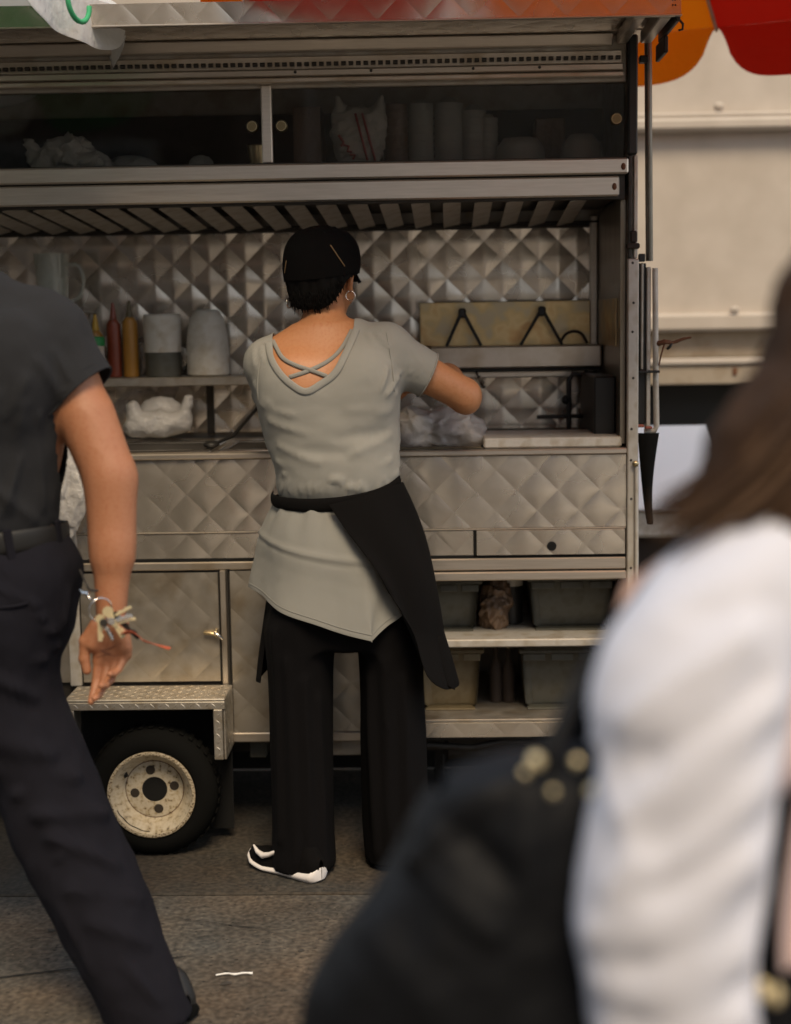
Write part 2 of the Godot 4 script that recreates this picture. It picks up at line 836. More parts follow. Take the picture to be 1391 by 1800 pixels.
	M.rim_edge.albedo_texture = noise_tex(0.02, 5, 512, false, 4.0, ramp([[0.0, Color(0.12, 0.09, 0.07)], [0.30, Color(0.36, 0.28, 0.20)], [0.40, Color(0.9, 0.87, 0.8)], [1, Color(1, 1, 1)]]), 19)
	M.rust = mat(lin(0.16, 0.07, 0.035), 0.8, 0.3)
	M.glass = mat(Color(0.10, 0.10, 0.085, 0.2), 0.04)
	M.glass.metallic_specular = 0.28
	M.glass.transparency = BaseMaterial3D.TRANSPARENCY_ALPHA
	M.brass = mat(lin(0.55, 0.45, 0.27), 0.35, 1.0)
	M.chrome = mat(lin(0.75, 0.73, 0.70), 0.15, 1.0)
	M.silver = mat(lin(0.85, 0.80, 0.74), 0.25, 0.9)
	M.gold = mat(lin(0.88, 0.74, 0.45), 0.35, 0.55)
	M.white_plastic = tri(mat(lin(0.66, 0.63, 0.57), 0.45), Vector3.ONE * 4)
	M.white_plastic.albedo_texture = dirt
	M.pale_blue_plastic = mat(lin(0.93, 0.93, 0.91), 0.4)
	M.grey_plastic = tri(mat(lin(0.088, 0.088, 0.074), 0.5), Vector3.ONE * 5)
	M.grey_plastic.albedo_texture = dirt
	M.tan_plastic = tri(mat(lin(0.15, 0.12, 0.07), 0.5), Vector3.ONE * 5)
	M.tan_plastic.albedo_texture = dirt
	M.bag_white = mat(lin(0.55, 0.53, 0.51), 0.28)
	M.bag_white.normal_enabled = true
	M.bag_white.normal_texture = crumple
	M.bag_white.normal_scale = 1.0
	tri(M.bag_white, Vector3.ONE * 5.0)
	M.bag_white.backlight_enabled = true
	M.bag_white.backlight = lin(0.25, 0.24, 0.22)
	M.paper_bag = mat(lin(0.46, 0.43, 0.37), 0.7)
	M.foam = mat(lin(0.34, 0.33, 0.29), 0.6)
	M.brown_wrap = mat(lin(0.15, 0.095, 0.06), 0.35)
	for k in ["paper_bag", "brown_wrap"]:
		M[k].normal_enabled = true
		M[k].normal_texture = crumple
		tri(M[k], Vector3.ONE * 5.0)
	M.red_print = mat(lin(0.32, 0.05, 0.04), 0.7)
	M.amber = mat(lin(0.42, 0.20, 0.035), 0.3)
	M.red_sauce = mat(lin(0.22, 0.045, 0.02), 0.3)
	M.yellow_cap = mat(lin(0.6, 0.35, 0.04), 0.4)
	M.green_cap = mat(lin(0.03, 0.26, 0.08), 0.4)
	M.green_print = mat(lin(0.05, 0.38, 0.16), 0.8)
	M.jug = mat(Color(0.72, 0.74, 0.70, 0.35), 0.15)
	M.jug.transparency = BaseMaterial3D.TRANSPARENCY_ALPHA
	var weave := noise_tex(0.35, 2, 512, true, 5.0)
	var rumple := noise_tex(0.02, 4, 512, true, 8.0)
	M.umbrella_red = cloth(lin(0.60, 0.05, 0.025), rumple, 2.0, 0.5)
	M.umbrella_orange = cloth(lin(0.86, 0.42, 0.02), rumple, 2.0, 0.5)
	M.umbrella_green = cloth(lin(0.06, 0.34, 0.13), rumple, 2.0, 0.5)
	M.umbrella_white = cloth(lin(0.76, 0.76, 0.74), rumple, 2.0, 0.5)
	for k in ["umbrella_red", "umbrella_orange", "umbrella_green", "umbrella_white"]:
		M[k].backlight_enabled = true
		M[k].backlight = Color(M[k].albedo_color.r, M[k].albedo_color.g, M[k].albedo_color.b)
	# skin: mottled, slightly translucent
	var skin_map := noise_tex(0.02, 4, 512, false, 4.0, ramp([[0.0, Color(0.95, 0.88, 0.84)], [0.5, Color(1, 0.985, 0.97)], [1, Color(1, 1, 1)]]), 31)
	var pores := noise_tex(0.2, 3, 512, true, 2.5)
	for q in [["skin_tan", lin(0.49, 0.23, 0.108)], ["skin_man", lin(0.41, 0.185, 0.097)], ["skin_pale", lin(0.60, 0.38, 0.28)]]:
		var m := mat(q[1], 0.5)
		m.albedo_texture = skin_map
		m.normal_enabled = true
		m.normal_texture = pores
		m.normal_scale = 0.25
		m.subsurf_scatter_enabled = true
		m.subsurf_scatter_strength = 0.05
		M[q[0]] = tri(m, Vector3.ONE * 9)
	M.shirt_grey = cloth(lin(0.345, 0.34, 0.31), weave, 9.0, 0.5, noise_tex(0.25, 3, 512, false, 4.0, ramp([[0.0, Color(0.80, 0.80, 0.80)], [0.5, Color(0.93, 0.93, 0.93)], [1.0, Color(1, 1, 1)]]), 41))
	M.black_cloth = cloth(lin(0.0045, 0.004, 0.004), weave, 9.0, 0.4)
	M.black_cap = cloth(lin(0.004, 0.0035, 0.0035), weave, 9.0, 0.4)
	M.trouser_black = cloth(lin(0.005, 0.0045, 0.005), weave, 9.0, 0.4)
	M.man_shirt = cloth(lin(0.026, 0.0265, 0.029), weave, 9.0, 0.3)
	M.man_shirt.rim_enabled = true
	M.man_shirt.rim = 0.14
	M.man_trouser = cloth(lin(0.0125, 0.012, 0.0165), weave, 9.0, 0.35)
	M.jacket = cloth(lin(0.625, 0.63, 0.70), weave, 6.0, 0.2)
	M.pink_lining = cloth(lin(0.60, 0.47, 0.46), weave, 6.0, 0.2)
	M.tote = cloth(lin(0.004, 0.0045, 0.006), rumple, 3.0, 0.3)
	M.tote.metallic_specular = 0.32
	M.tote.roughness = 0.62
	M.leather = mat(lin(0.008, 0.007, 0.006), 0.6)
	M.shoe_white = mat(lin(0.78, 0.74, 0.72), 0.6)
	M.eye_white = mat(lin(0.7, 0.66, 0.62), 0.2)
	M.skin_crease = mat(lin(0.22, 0.085, 0.05), 0.6)
	M.tan_cord = mat(lin(0.20, 0.13, 0.06), 0.7)
	M.hair_black = mat(lin(0.004, 0.0034, 0.003), 0.7)
	M.hair_brown = mat(lin(0.040, 0.022, 0.013), 0.75)
	M.hair_light_brown = mat(lin(0.11, 0.066, 0.04), 0.7)
	M.orange_strap = mat(lin(0.50, 0.10, 0.04), 0.7)
	M.truck_white = tri(mat(lin(0.53, 0.475, 0.415), 0.55), Vector3.ONE * 0.35)
	M.truck_white.albedo_texture = grain
	M.truck_tan = tri(mat(lin(0.34, 0.29, 0.225), 0.6), Vector3.ONE * 1.5)
	M.truck_tan.albedo_texture = dirt
	M.limestone = tri(mat(lin(0.60, 0.53, 0.44), 0.9), Vector3.ONE * 0.5)
	M.limestone.albedo_texture = dirt
	M.brown_brick = tri(mat(lin(0.10, 0.062, 0.04), 0.9), Vector3.ONE * 0.5)
	M.brown_brick.albedo_texture = dirt
	M.window_dark = mat(lin(0.05, 0.055, 0.06), 0.08)
	M.pale_paving = tri(mat(lin(0.58, 0.53, 0.46), 0.9), Vector3.ONE * 0.7)
	M.pale_paving.albedo_texture = dirt
	for k in ["hair_black", "hair_brown", "hair_light_brown"]:
		M[k].metallic_specular = 0.25
	M.paving = paving()
	M.shade_stain_paving = M.paving.duplicate()
	M.shade_stain_paving.albedo_color = lin(0.105, 0.090, 0.073)  # darker base colour: shade under the cart plus stains, put into the colour
	M.asphalt = tri(mat(lin(0.05, 0.048, 0.045), 0.9), Vector3.ONE * 2)
	M.asphalt.albedo_texture = dirt


# broom-finished concrete: one 2.4 m square of colour and relief, laid in world coordinates
func paving() -> StandardMaterial3D:
	const S := 1024
	var a := FastNoiseLite.new()
	a.frequency = 0.006
	a.fractal_octaves = 5
	a.seed = 4
	var big := a.get_seamless_image(S, S).get_data()
	a.frequency = 0.12
	a.fractal_octaves = 3
	a.seed = 5
	var fine := a.get_seamless_image(S, S).get_data()
	a.frequency = 0.03
	a.seed = 8
	a.fractal_octaves = 4
	var mid := a.get_seamless_image(S, S).get_data()
	var streak := PackedByteArray()
	streak.resize(S)
	for x in S:
		streak[x] = 0
	var r := RandomNumberGenerator.new()
	r.seed = 12
	for k in 90:
		var x := r.randi_range(0, S - 1)
		for w in r.randi_range(1, 3):
			streak[(x + w) % S] = r.randi_range(20, 90)
	var rgb := PackedByteArray()
	rgb.resize(S * S * 3)
	var hgt := PackedByteArray()
	hgt.resize(S * S)
	for y in S:
		for x in S:
			var i := y * S + x
			var st := float(streak[(x + (mid[(y * S + 7) % (S * S)] >> 7)) % S]) * clampf((big[i] - 90) / 90.0, 0, 1) / 255.0
			var v := 0.70 + (big[i] - 128) * 0.0009 + (mid[i] - 128) * 0.0005 + (fine[i] - 128) * 0.0017 - st * 0.25
			var warm := (big[(i + 331 * S) % (S * S)] - 128) * 0.0004
			rgb[i * 3] = clampi(int((v + warm) * 255), 0, 255)
			rgb[i * 3 + 1] = clampi(int(v * 0.985 * 255), 0, 255)
			rgb[i * 3 + 2] = clampi(int((v * 0.955 - warm) * 255), 0, 255)
			hgt[i] = clampi(int(128 + (fine[i] - 128) * 0.5 + (mid[i] - 128) * 0.08 - st * 60), 0, 255)
	for k in 5600:
		var x := r.randi_range(1, S - 3)
		var y := r.randi_range(1, S - 3)
		var bright := r.randf() < 0.42
		var tone := r.randf_range(0.82, 1.0) if bright else r.randf_range(0.12, 0.36)
		for dy in r.randi_range(1, 2):
			for dx in r.randi_range(1, 3 if not bright else 2):
				var i := (y + dy) * S + x + dx
				rgb[i * 3] = int(tone * 255)
				rgb[i * 3 + 1] = int(tone * 250)
				rgb[i * 3 + 2] = int(tone * 238)
				hgt[i] = 150 if bright else 60
	var m := mat(lin(0.190, 0.166, 0.140), 0.88)
	m.albedo_texture = ImageTexture.create_from_image(Image.create_from_data(S, S, false, Image.FORMAT_RGB8, rgb))
	var him := Image.create_from_data(S, S, false, Image.FORMAT_L8, hgt)
	him.convert(Image.FORMAT_RGBA8)
	him.bump_map_to_normal_map(2.5)
	m.normal_enabled = true
	m.normal_texture = ImageTexture.create_from_image(him)
	m.normal_scale = 0.5
	return tri(m, Vector3.ONE / 2.4)


# ---------------------------------------------------------------- ground

func build_ground() -> void:
	var walk := structure("sidewalk")
	part("bed", bx(-60, 60, -0.3, -0.02, -1.25, 19.9, 0.0), M.asphalt, walk)
	for iz in range(-1, 3):
		for ix in range(-2, 3):
			var x0 := -2.0 + ix * 2.6 + (0.0 if iz % 2 == 0 else 0.35)
			var z0 := 0.407 + iz * 1.52
			var z1 := z0 + 1.512
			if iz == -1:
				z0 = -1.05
			part("slab", bx(x0, x0 + 2.592, -0.12, rng.randf_range(-0.0015, 0.0015), z0, z1, 0.004), M.shade_stain_paving if iz == -1 else M.paving, walk)  # the row by the cart has its shade put into darker slabs
	part("far_paving", join([bx(-60, -7.3, -0.12, -0.003, -1.05, 9.0, 0.004), bx(-7.29, -1.61, -0.12, -0.003, 5.0, 9.0, 0.004)]), M.paving, walk)  # unseen left paving, kept dark to dim what the steel mirrors
	part("far_paving", join([bx(6.0, 60, -0.12, -0.003, -1.05, 19.9, 0.004), bx(-1.6, 5.99, -0.12, -0.003, 5.0, 19.9, 0.004)]), M.pale_paving, walk)  # unseen right paving, made pale to bounce light into the steel
	# the hairline crack across the near slab
	for line in [[[-1.25, 0.90], [-1.05, 0.885], [-0.93, 0.875], [-0.89, 0.862], [-0.86, 0.853], [-0.82, 0.842], [-0.79, 0.832], [-0.74, 0.838], [-0.70, 0.826], [-0.62, 0.79], [-0.55, 0.77]], [[-0.62, 0.55], [-0.54, 0.575], [-0.47, 0.60], [-0.40, 0.62], [-0.36, 0.66]]]:
		var s := shape()
		for i in line.size():
			var p := Vector3(line[i][0], 0.0025, line[i][1])
			var w := 0.0011 if i in [0, line.size() - 1] else rng.randf_range(0.0012, 0.0026)
			s.v.append_array([p + Vector3(0, 0, -w), p + Vector3(0.003, 0, w)])
			if i > 0:
				var b: int = i * 2
				s.t.append_array([b - 2, b, b - 1, b - 1, b, b + 1])
		part("crack", s, M.hole, walk)
	var kerb := structure("kerb")
	part("kerb_stone", join([bx(-60, 0, -0.3, 0.0, -1.25, -1.06, 0.012), bx(0.01, 60, -0.3, 0.0, -1.25, -1.06, 0.012)]), M.limestone, kerb)
	var road := structure("road")
	part("roadway", bx(-150, 150, -0.5, -0.14, -40, -1.25, 0.0), M.asphalt, road)
	var beyond := structure("ground")
	part("earth", bx(-150, 150, -0.9, -0.31, -40, 150, 0.0), M.asphalt, beyond)


# ---------------------------------------------------------------- unseen buildings added behind the photographer, shaped for light and what the steel mirrors

func build_buildings() -> void:
	for spec in [[-26.0, -1.6, 13.0, 9.0, "tall dark brown brick building on the left behind the photographer, unseen, added to block sky light", M.brown_brick], [-1.8, 26.0, 5.5, 20.0, "low pale limestone building on the right, farther behind the photographer, unseen, kept low to let light in", M.limestone]]:
		var x0: float = spec[0]
		var x1: float = spec[1]
		var b = thing("building", Vector3((x0 + x1) / 2, 0, spec[3] + 4), spec[4], "building", "unseen buildings added behind the photographer")
		var fz: float = spec[3]
		part("wall", bx(x0, x1, 0, spec[2], fz, fz + 8, 0.02), spec[5], b)
		part("cornice", bx(x0 - 0.05, x1 + 0.05, spec[2], spec[2] + 0.4, fz - 0.3, fz + 8.2, 0.05), spec[5], b)
		var n := int((x1 - x0) / 2.6)
		for k in n:
			var cx := x0 + (k + 0.5) * (x1 - x0) / n
			for fl in int(float(spec[2]) / 3.0):
				var y0 := 0.5 if fl == 0 else 1.2 + fl * 3.0
				var hh := 2.3 if fl == 0 else 1.7
				var w := part("window", bx(cx - 0.7, cx + 0.7, y0 - 0.06, y0 + hh + 0.06, fz - 0.06, fz - 0.002, 0.01), M.truck_white, b)
				part("pane", bx(cx - 0.62, cx + 0.62, y0, y0 + hh, fz - 0.08, fz - 0.062, 0.0), M.window_dark, w)


func build_truck() -> void:
	var t := thing("box_truck", Vector3(0.6, -0.14, -3.4), "cream box truck parked behind the food cart, its ribbed side rails weathered", "truck")
	var z := -2.2
	part("side_panel", bx(-3.4, 4.2, 1.36, 3.7, -4.6, z - 0.04, 0.01), M.truck_white, t)
	part("upper_rail", bx(-3.4, 4.2, 2.075, 2.125, z - 0.039, z + 0.035, 0.012), M.truck_white, t)
	part("rail_lip", bx(-3.4, 4.2, 2.127, 2.146, z - 0.039, z + 0.012, 0.006), M.truck_white, t)
	for k in 9:
		part("bolt", ball(Vector3(-2.9 + k * 0.62 + 0.32, 2.175, z - 0.035), Vector3(0.02, 0.014, 0.012), 5, 8), M.truck_white, t)
		part("bolt", ball(Vector3(-2.9 + k * 0.62 + 0.38, 1.385, z + 0.012), Vector3(0.02, 0.012, 0.012), 5, 8), M.truck_white, t)
	part("lower_rail", bx(-3.4, 4.2, 1.300, 1.372, z - 0.2, z + 0.01, 0.012), M.truck_white, t)
	part("recess_board", bx(-3.4, 4.2, 1.195, 1.299, z - 0.25, z - 0.07, 0.004), M.truck_tan, t)
	part("sill_rail", bx(-3.4, 4.2, 1.168, 1.194, z - 0.25, z + 0.0, 0.006), M.truck_white, t)
	part("sill_board", bx(-3.4, 4.2, 1.090, 1.166, z - 0.25, z - 0.015, 0.004), M.truck_tan, t)
	for k in 6:
		part("bracket", bx(0.3 + k * 0.45, 0.318 + k * 0.45, 1.125, 1.155, z - 0.02, z - 0.008, 0.002), M.rust, t)
	part("chassis", bx(-3.4, 4.2, 0.35, 1.088, -4.5, z - 0.35, 0.02), M.black_metal, t)
	for wx in [-2.3, 3.3]:
		var w := part("wheel", lathe([[0.0, 0.0], [0.2, 0.0], [0.22, 0.03], [0.42, 0.05], [0.48, 0.0], [0.48, -0.2], [0.0, -0.2]], Vector3(wx, 0.34, z - 0.1), Vector3.BACK, 32), M.rubber, t)
		part("hub", lathe([[0.0, 0.04], [0.12, 0.04], [0.2, 0.01]], Vector3(wx, 0.34, z - 0.09), Vector3.BACK, 20), M.dull_steel, w)


# ---------------------------------------------------------------- the food cart

const PITCH := 0.107

# sheet steel pressed into diamond pillows, each with creased edges and a slight tilt of its own; it lies from `o` along `a` and `b`, raised along `n`
func quilted(o: Vector3, a: Vector3, b: Vector3, w: float, h: float, n: Vector3, height: float, shift: Vector2, sharp := 3.0) -> Dictionary:
	var s := shape()
	var pointed := sharp < 2.0                  # a four-sided pyramid instead of a pillow
	var at := [-1.0, -0.75, -0.5, -0.25, 0.0, 0.25, 0.5, 0.75, 1.0] if pointed else [-1.0, -0.93, -0.75, -0.4, 0.0, 0.4, 0.75, 0.93, 1.0]
	var i0 := int(floor(shift.x / PITCH)) - 1
	var i1 := int(ceil((shift.x + w) / PITCH)) + 1
	var j0 := int(floor(shift.y / PITCH)) - 1
	var j1 := int(ceil((shift.y + h) / PITCH)) + 1
	var r := PITCH / 4
	for sub in 2:
		for i in range(i0, i1):
			for j in range(j0, j1):
				var c := Vector2((i + 0.5 * sub) * PITCH, (j + 0.5 * sub) * PITCH) - shift
				if c.x < -0.06 or c.x > w + 0.06 or c.y < -0.06 or c.y > h + 0.06:
					continue
				var tilt := Vector2(rng.randf_range(-1, 1), rng.randf_range(-1, 1)) * 0.35
				var top := height * rng.randf_range(0.8, 1.2)
				var base: int = s.v.size()
				var m := at.size()
				for q in at:
					for p in at:
						var x: float = c.x + (p + q) * r
						var y: float = c.y + (p - q) * r
						var z: float = top * (1.0 - pow(absf(p), sharp)) * (1.0 - pow(absf(q), sharp)) * (1.0 + tilt.x * p + tilt.y * q)
						if pointed:
							z = top * (1.0 - pow(maxf(absf(p), absf(q)), sharp)) * (1.0 + tilt.x * p + tilt.y * q)
						s.v.append(o + a * x + b * y + n * z)
				for k in m - 1:
					for l in m - 1:
						var e := base + k * m + l
						s.t.append_array([e, e + 1, e + m, e + 1, e + m + 1, e + m])
	s = clipped(s, func(p): return (p - o).dot(a))
	s = clipped(s, func(p): return w - (p - o).dot(a))
	s = clipped(s, func(p): return (p - o).dot(b))
	s = clipped(s, func(p): return h - (p - o).dot(b))
	return s


func build_cart() -> void:
	var c := thing("food_cart", Vector3(-0.6, 0, -0.3), "stainless steel street food cart with quilted panels, open front and raised roof flap", "food cart")
	var L := LEFT_END
	# --- shell
	part("back_shell", bx(L, 0.53, 0.26, 2.06, -0.62, -0.60, 0.0), M.dull_steel, c)
	part("left_shell", bx(L - 0.02, L, 0.26, 2.06, -0.62, 0.0, 0.0), M.dull_steel, c)
	part("right_shell", bx(0.502, 0.524, 0.26, 2.06, -0.598, -0.012, 0.0), M.dull_steel, c)
	part("bay_side_lining", bx(0.487, 0.4995, 1.04, 1.66, -0.56, -0.03, 0.0), M.brushed_dark, c)
	part("roof", bx(L - 0.03, 0.55, 2.068, 2.086, -0.64, 0.02, 0.002), M.steel, c)
	part("bay_back_wall", quilted(Vector3(L, 1.045, -0.575), Vector3.RIGHT, Vector3.UP, 0.487 - L, 0.583, Vector3.BACK, 0.0042, Vector2(0.018, 0.045), 1.15), M.quilt, c)
	part("back_wall_strip", bx(L, 0.487, 1.622, 1.634, -0.574, -0.556, 0.002), M.dark_metal, c)
	part("corner_strip", bx(0.462, 0.484, 1.22, 1.655, -0.563, -0.545, 0.003), M.brushed, c)
	# --- lifted roof flap over the customer
	var f := part("roof_flap", bx(L, 0.575, 2.071, 2.082, 0.021, 0.352, 0.002), M.steel, c)
	part("fascia", quilted(Vector3(L, 2.043, 0.353), Vector3.RIGHT, Vector3.UP, 0.575 - L, 0.047, Vector3.BACK, 0.0009, Vector2(0.02, 0.0)), M.quilt, f)
	part("fascia_back", bx(L, 0.575, 2.043, 2.09, 0.3415, 0.3515, 0.001), M.steel, f)
	part("fascia_edge", bx(L, 0.577, 2.0385, 2.0425, 0.340, 0.357, 0.001), M.brushed, f)
	part("lining", quilted(Vector3(L, 2.068, 0.03), Vector3.RIGHT, Vector3.BACK, 0.46 - L, 0.305, Vector3.DOWN, 0.002, Vector2(0.0, 0.02)), M.quilt, f)
	part("side_plate", join([bx(0.566, 0.576, 2.03, 2.0685, 0.06, 0.339, 0.002), bx(0.566, 0.576, 1.99, 2.0295, 0.02, 0.16, 0.002)]), M.black_metal, f)
	part("channel", bx(0.470, 0.496, 2.036, 2.0665, 0.02, 0.338, 0.003), M.steel, f)
	part("channel", bx(0.528, 0.556, 2.036, 2.0665, 0.02, 0.338, 0.003), M.brushed, f)
	for k in 4:
		part("screw", ball(Vector3(0.556 + 0.006 * (k % 2), 2.062 + 0.012 * (k / 2), 0.356), Vector3(0.002, 0.002, 0.0015), 4, 6), M.black_metal, f)
	part("latch", tube([Vector3(0.579, 2.04, 0.30), Vector3(0.588, 2.03, 0.30), Vector3(0.587, 2.018, 0.30), Vector3(0.578, 2.016, 0.30)], 0.003, 6), M.dark_metal, f)
	# --- header: rail, piano hinge, door rails
	part("header_rail", bx(L, 0.462, 2.036, 2.066, -0.02, 0.008, 0.003), M.brushed, c)
	part("header_back", bx(L, 0.50, 1.95, 2.066, -0.05, -0.022, 0.002), M.dull_steel, c)
	var knuckles := []
	var kx := L
	while kx < 0.478:
		knuckles.append(lathe([[0.0, 0.0], [0.0052, 0.0], [0.0052, 0.0115], [0.0, 0.0115]], Vector3(kx, 2.006 + 0.001 * sin(kx * 6.0), 0.004), Vector3.RIGHT, 7))
		kx += 0.0185
	part("piano_hinge", join(knuckles), M.dark_metal, c)
	part("hinge_leaf", bx(L, 0.487, 1.9935, 2.026, -0.021, -0.006, 0.002), M.steel, c)
	part("door_track", bx(L, 0.489, 1.9745, 1.992, -0.02, 0.010, 0.003), M.brushed, c)
	part("door_track", bx(L, 0.489, 1.9585, 1.9715, -0.02, 0.016, 0.003), M.steel, c)
	for q in [-0.33, -0.14, 0.115, 0.28]:
		part("rivet", ball(Vector3(q, 1.985, 0.0105), Vector3(0.004, 0.004, 0.003), 4, 8), M.dark_metal, c)
	# --- display cupboard
	var cup := part("display_cupboard", join([bx(L, 0.50, 1.757, 1.765, -0.55, -0.005, 0.001), bx(L, 0.50, 1.767, 1.955, -0.56, -0.552, 0.001)]), M.dark_metal, c)
	part("mullion", bx(-0.4205, -0.394, 1.765, 1.958, -0.045, -0.012, 0.003), M.brushed, cup)
	part("pane", bx(L, -0.424, 1.766, 1.957, -0.036, -0.032, 0.0), M.glass, cup)
	part("pane", bx(-0.391, 0.498, 1.766, 1.957, -0.036, -0.032, 0.0), M.glass, cup)
	for q in [[-0.445, 1.858], [-0.3705, 1.858], [0.475, 1.860]]:
		part("knob", lathe([[0.0, 0.012], [0.0125, 0.012], [0.0150, 0.009], [0.0155, 0.0], [0.0, 0.0]], Vector3(q[0], q[1], -0.031), Vector3.BACK, 24), M.brass, cup)
		part("knob_face", lathe([[0.0, 0.0005], [0.0112, 0.0005], [0.0112, 0.0]], Vector3(q[0], q[1], -0.0185), Vector3.BACK, 20), M.dark_brass, cup)
	part("door_edge", bx(0.500, 0.5235, 1.768, 2.06, -0.011, 0.016, 0.004), M.black_metal, c)
	# --- two ledges
	part("ledge", bx(L, 0.500, 1.7205, 1.760, -0.004, 0.022, 0.004), M.brushed, c)
	part("ledge", bx(L, 0.479, 1.6665, 1.7165, -0.004, 0.012, 0.004), M.brushed, c)
	part("ledge_core", bx(L, 0.495, 1.66, 1.757, -0.03, -0.006, 0.001), M.dark_metal, c)
	for q in [[0.487, 1.738, 0.0235], [0.466, 1.69, 0.0135]]:
		part("bolt", ball(Vector3(q[0], q[1], q[2]), Vector3(0.006, 0.009, 0.003), 5, 8), M.rust, c)
	# --- hood over the cooking bay: baffles that run from front to back
	part("hood_ceiling", bx(L, 0.49, 1.672, 1.684, -0.56, -0.032, 0.0), M.dark_metal, c)
	var n := 0
	var sx := L + 0.03
	while sx < 0.44:
		var lean := deg_to_rad(12.0)
		var s := bx(-0.024, 0.024, -0.0015, 0.0015, -0.25, 0.25, 0.001)
		part("hood_slat", moved(s, Transform3D(Basis(Vector3.BACK, lean) * Basis(Vector3.RIGHT, deg_to_rad(-3.6)), Vector3(sx, 1.648, -0.295))), M.painted_aluminium, c)
		n += 1
		sx += 0.081
	part("hood_lip", bx(L, 0.487, 1.635, 1.64, -0.548, -0.54, 0.001), M.dark_metal, c)
	# --- worktop
	part("worktop", bx(L, 0.500, 1.012, 1.030, -0.56, -0.012, 0.002), M.steel, c)
	part("worktop_lip", bx(L, 0.500, 1.0165, 1.0315, -0.011, 0.012, 0.003), M.brushed, c)
	for q in [[-1.60, -0.93], [-0.905, -0.575], [-0.555, -0.22]]:
		var tray := part("sunken_tray_rim", join([bx(q[0], q[1], 1.031, 1.039, -0.035, -0.015, 0.003), bx(q[0], q[1], 1.031, 1.039, -0.33, -0.31, 0.003), bx(q[0], q[0] + 0.02, 1.031, 1.039, -0.309, -0.036, 0.003), bx(q[1] - 0.02, q[1], 1.031, 1.039, -0.309, -0.036, 0.003)]), M.chrome, c)
		part("tray_lid", bx(q[0] + 0.021, q[1] - 0.021, 1.0305, 1.034, -0.308, -0.037, 0.001), M.dark_metal, tray)
	part("wall_shelf", bx(-1.30, -0.20, 1.19, 1.215, -0.56, -0.375, 0.003), M.dull_steel, c)
	part("shelf_bracket", bx(-0.66, -0.64, 1.04, 1.189, -0.57, -0.55, 0.002), M.dark_metal, c)
	# the griddle at the right: a heat-tinted splash plate, a trough, a rail and a gas pipe
	part("splash_plate", bx(-0.03, 0.460, 1.288, 1.414, -0.535, -0.515, 0.002), M.heat_tinted, c)
	part("splash_side", bx(0.4835, 0.4865, 1.288, 1.414, -0.51, -0.10, 0.001), M.heat_tinted, c)
	part("trough", bx(0.0, 0.482, 1.226, 1.288, -0.53, -0.42, 0.004), M.steel, c)
	part("trough_rail", bx(0.02, 0.44, 1.197, 1.216, -0.54, -0.47, 0.003), M.brushed, c)
	part("trough_gap", bx(0.0, 0.482, 1.217, 1.2255, -0.54, -0.44, 0.001), M.black_metal, c)
	part("gas_pipe", tube([Vector3(0.425, 1.205, -0.40), Vector3(0.40, 1.207, -0.40), Vector3(0.388, 1.19, -0.40), Vector3(0.388, 1.032, -0.40)], 0.0075, 8), M.black_metal, c)
	part("gas_pipe", tube([Vector3(0.30, 1.085, -0.43), Vector3(0.48, 1.088, -0.43)], 0.006, 8), M.black_metal, c)
	part("valve", ball(Vector3(0.378, 1.135, -0.395), Vector3(0.011, 0.013, 0.011), 6, 10), M.black_metal, c)
	part("hook", tube([Vector3(0.13, 1.222, -0.465), Vector3(0.13, 1.212, -0.45), Vector3(0.135, 1.198, -0.447), Vector3(0.14, 1.205, -0.447)], 0.0025, 6), M.black_metal, c)
	part("hook", tube([Vector3(0.145, 1.18, -0.545), Vector3(0.15, 1.165, -0.54), Vector3(0.158, 1.17, -0.54)], 0.003, 6), M.black_metal, c)
	part("bay_side_box", bx(0.43, 0.486, 1.032, 1.21, -0.50, -0.12, 0.004), M.black_metal, c)
	# --- front
	var front := part("front_panel", quilted(Vector3(L, 0.8275, 0.0), Vector3.RIGHT, Vector3.UP, 0.499 - L, 0.1865, Vector3.BACK, 0.0014, Vector2(0.012, 0.01)), M.front_quilt, c)
	part("front_core", bx(L, 0.499, 0.69, 1.011, -0.03, -0.004, 0.001), M.dark_metal, front)
	part("seam_rail", bx(L, 0.499, 0.8225, 0.8265, -0.003, 0.004, 0.001), M.brushed, c)
	part("lower_panel", quilted(Vector3(L, 0.757, 0.0), Vector3.RIGHT, Vector3.UP, 0.104 - L, 0.064, Vector3.BACK, 0.0012, Vector2(0.012, 0.046)), M.front_quilt, c)
	var dr := part("drawer", quilted(Vector3(0.1135, 0.757, 0.006), Vector3.RIGHT, Vector3.UP, 0.382, 0.064, Vector3.BACK, 0.0012, Vector2(0.04, 0.03)), M.front_quilt, c)
	part("drawer_box", join([bx(0.1125, 0.4965, 0.7565, 0.8215, -0.003, 0.005, 0.001)]), M.steel, dr)
	part("finger_hole", lathe([[0.0, 0.004], [0.0115, 0.004], [0.0125, 0.0]], Vector3(0.307, 0.779, 0.0058), Vector3.BACK, 24), M.hole, dr)
	part("drawer_shadow_gap", join([bx(0.1045, 0.112, 0.749, 0.822, -0.0035, 0.0005, 0.0), bx(L, 0.499, 0.7485, 0.7562, -0.0035, 0.0005, 0.0)]), M.hole, c)
	part("apron_rail", bx(-0.10, 0.499, 0.7175, 0.748, -0.003, 0.006, 0.003), M.brushed, c)
	part("apron_rail", bx(-0.07, 0.499, 0.6915, 0.7135, -0.003, 0.014, 0.003), M.brushed, c)
	# --- lower left cupboards
	part("cupboard_rail", bx(L, -0.101, 0.726, 0.7475, -0.004, 0.006, 0.003), M.steel, c)
	part("cupboard_core", bx(L, -0.058, 0.264, 0.725, -0.03, -0.006, 0.001), M.dark_metal, c)
	part("cupboard_core", bx(-0.06, -0.05, 0.27, 0.73, -0.55, -0.031, 0.001), M.dull_steel, c)
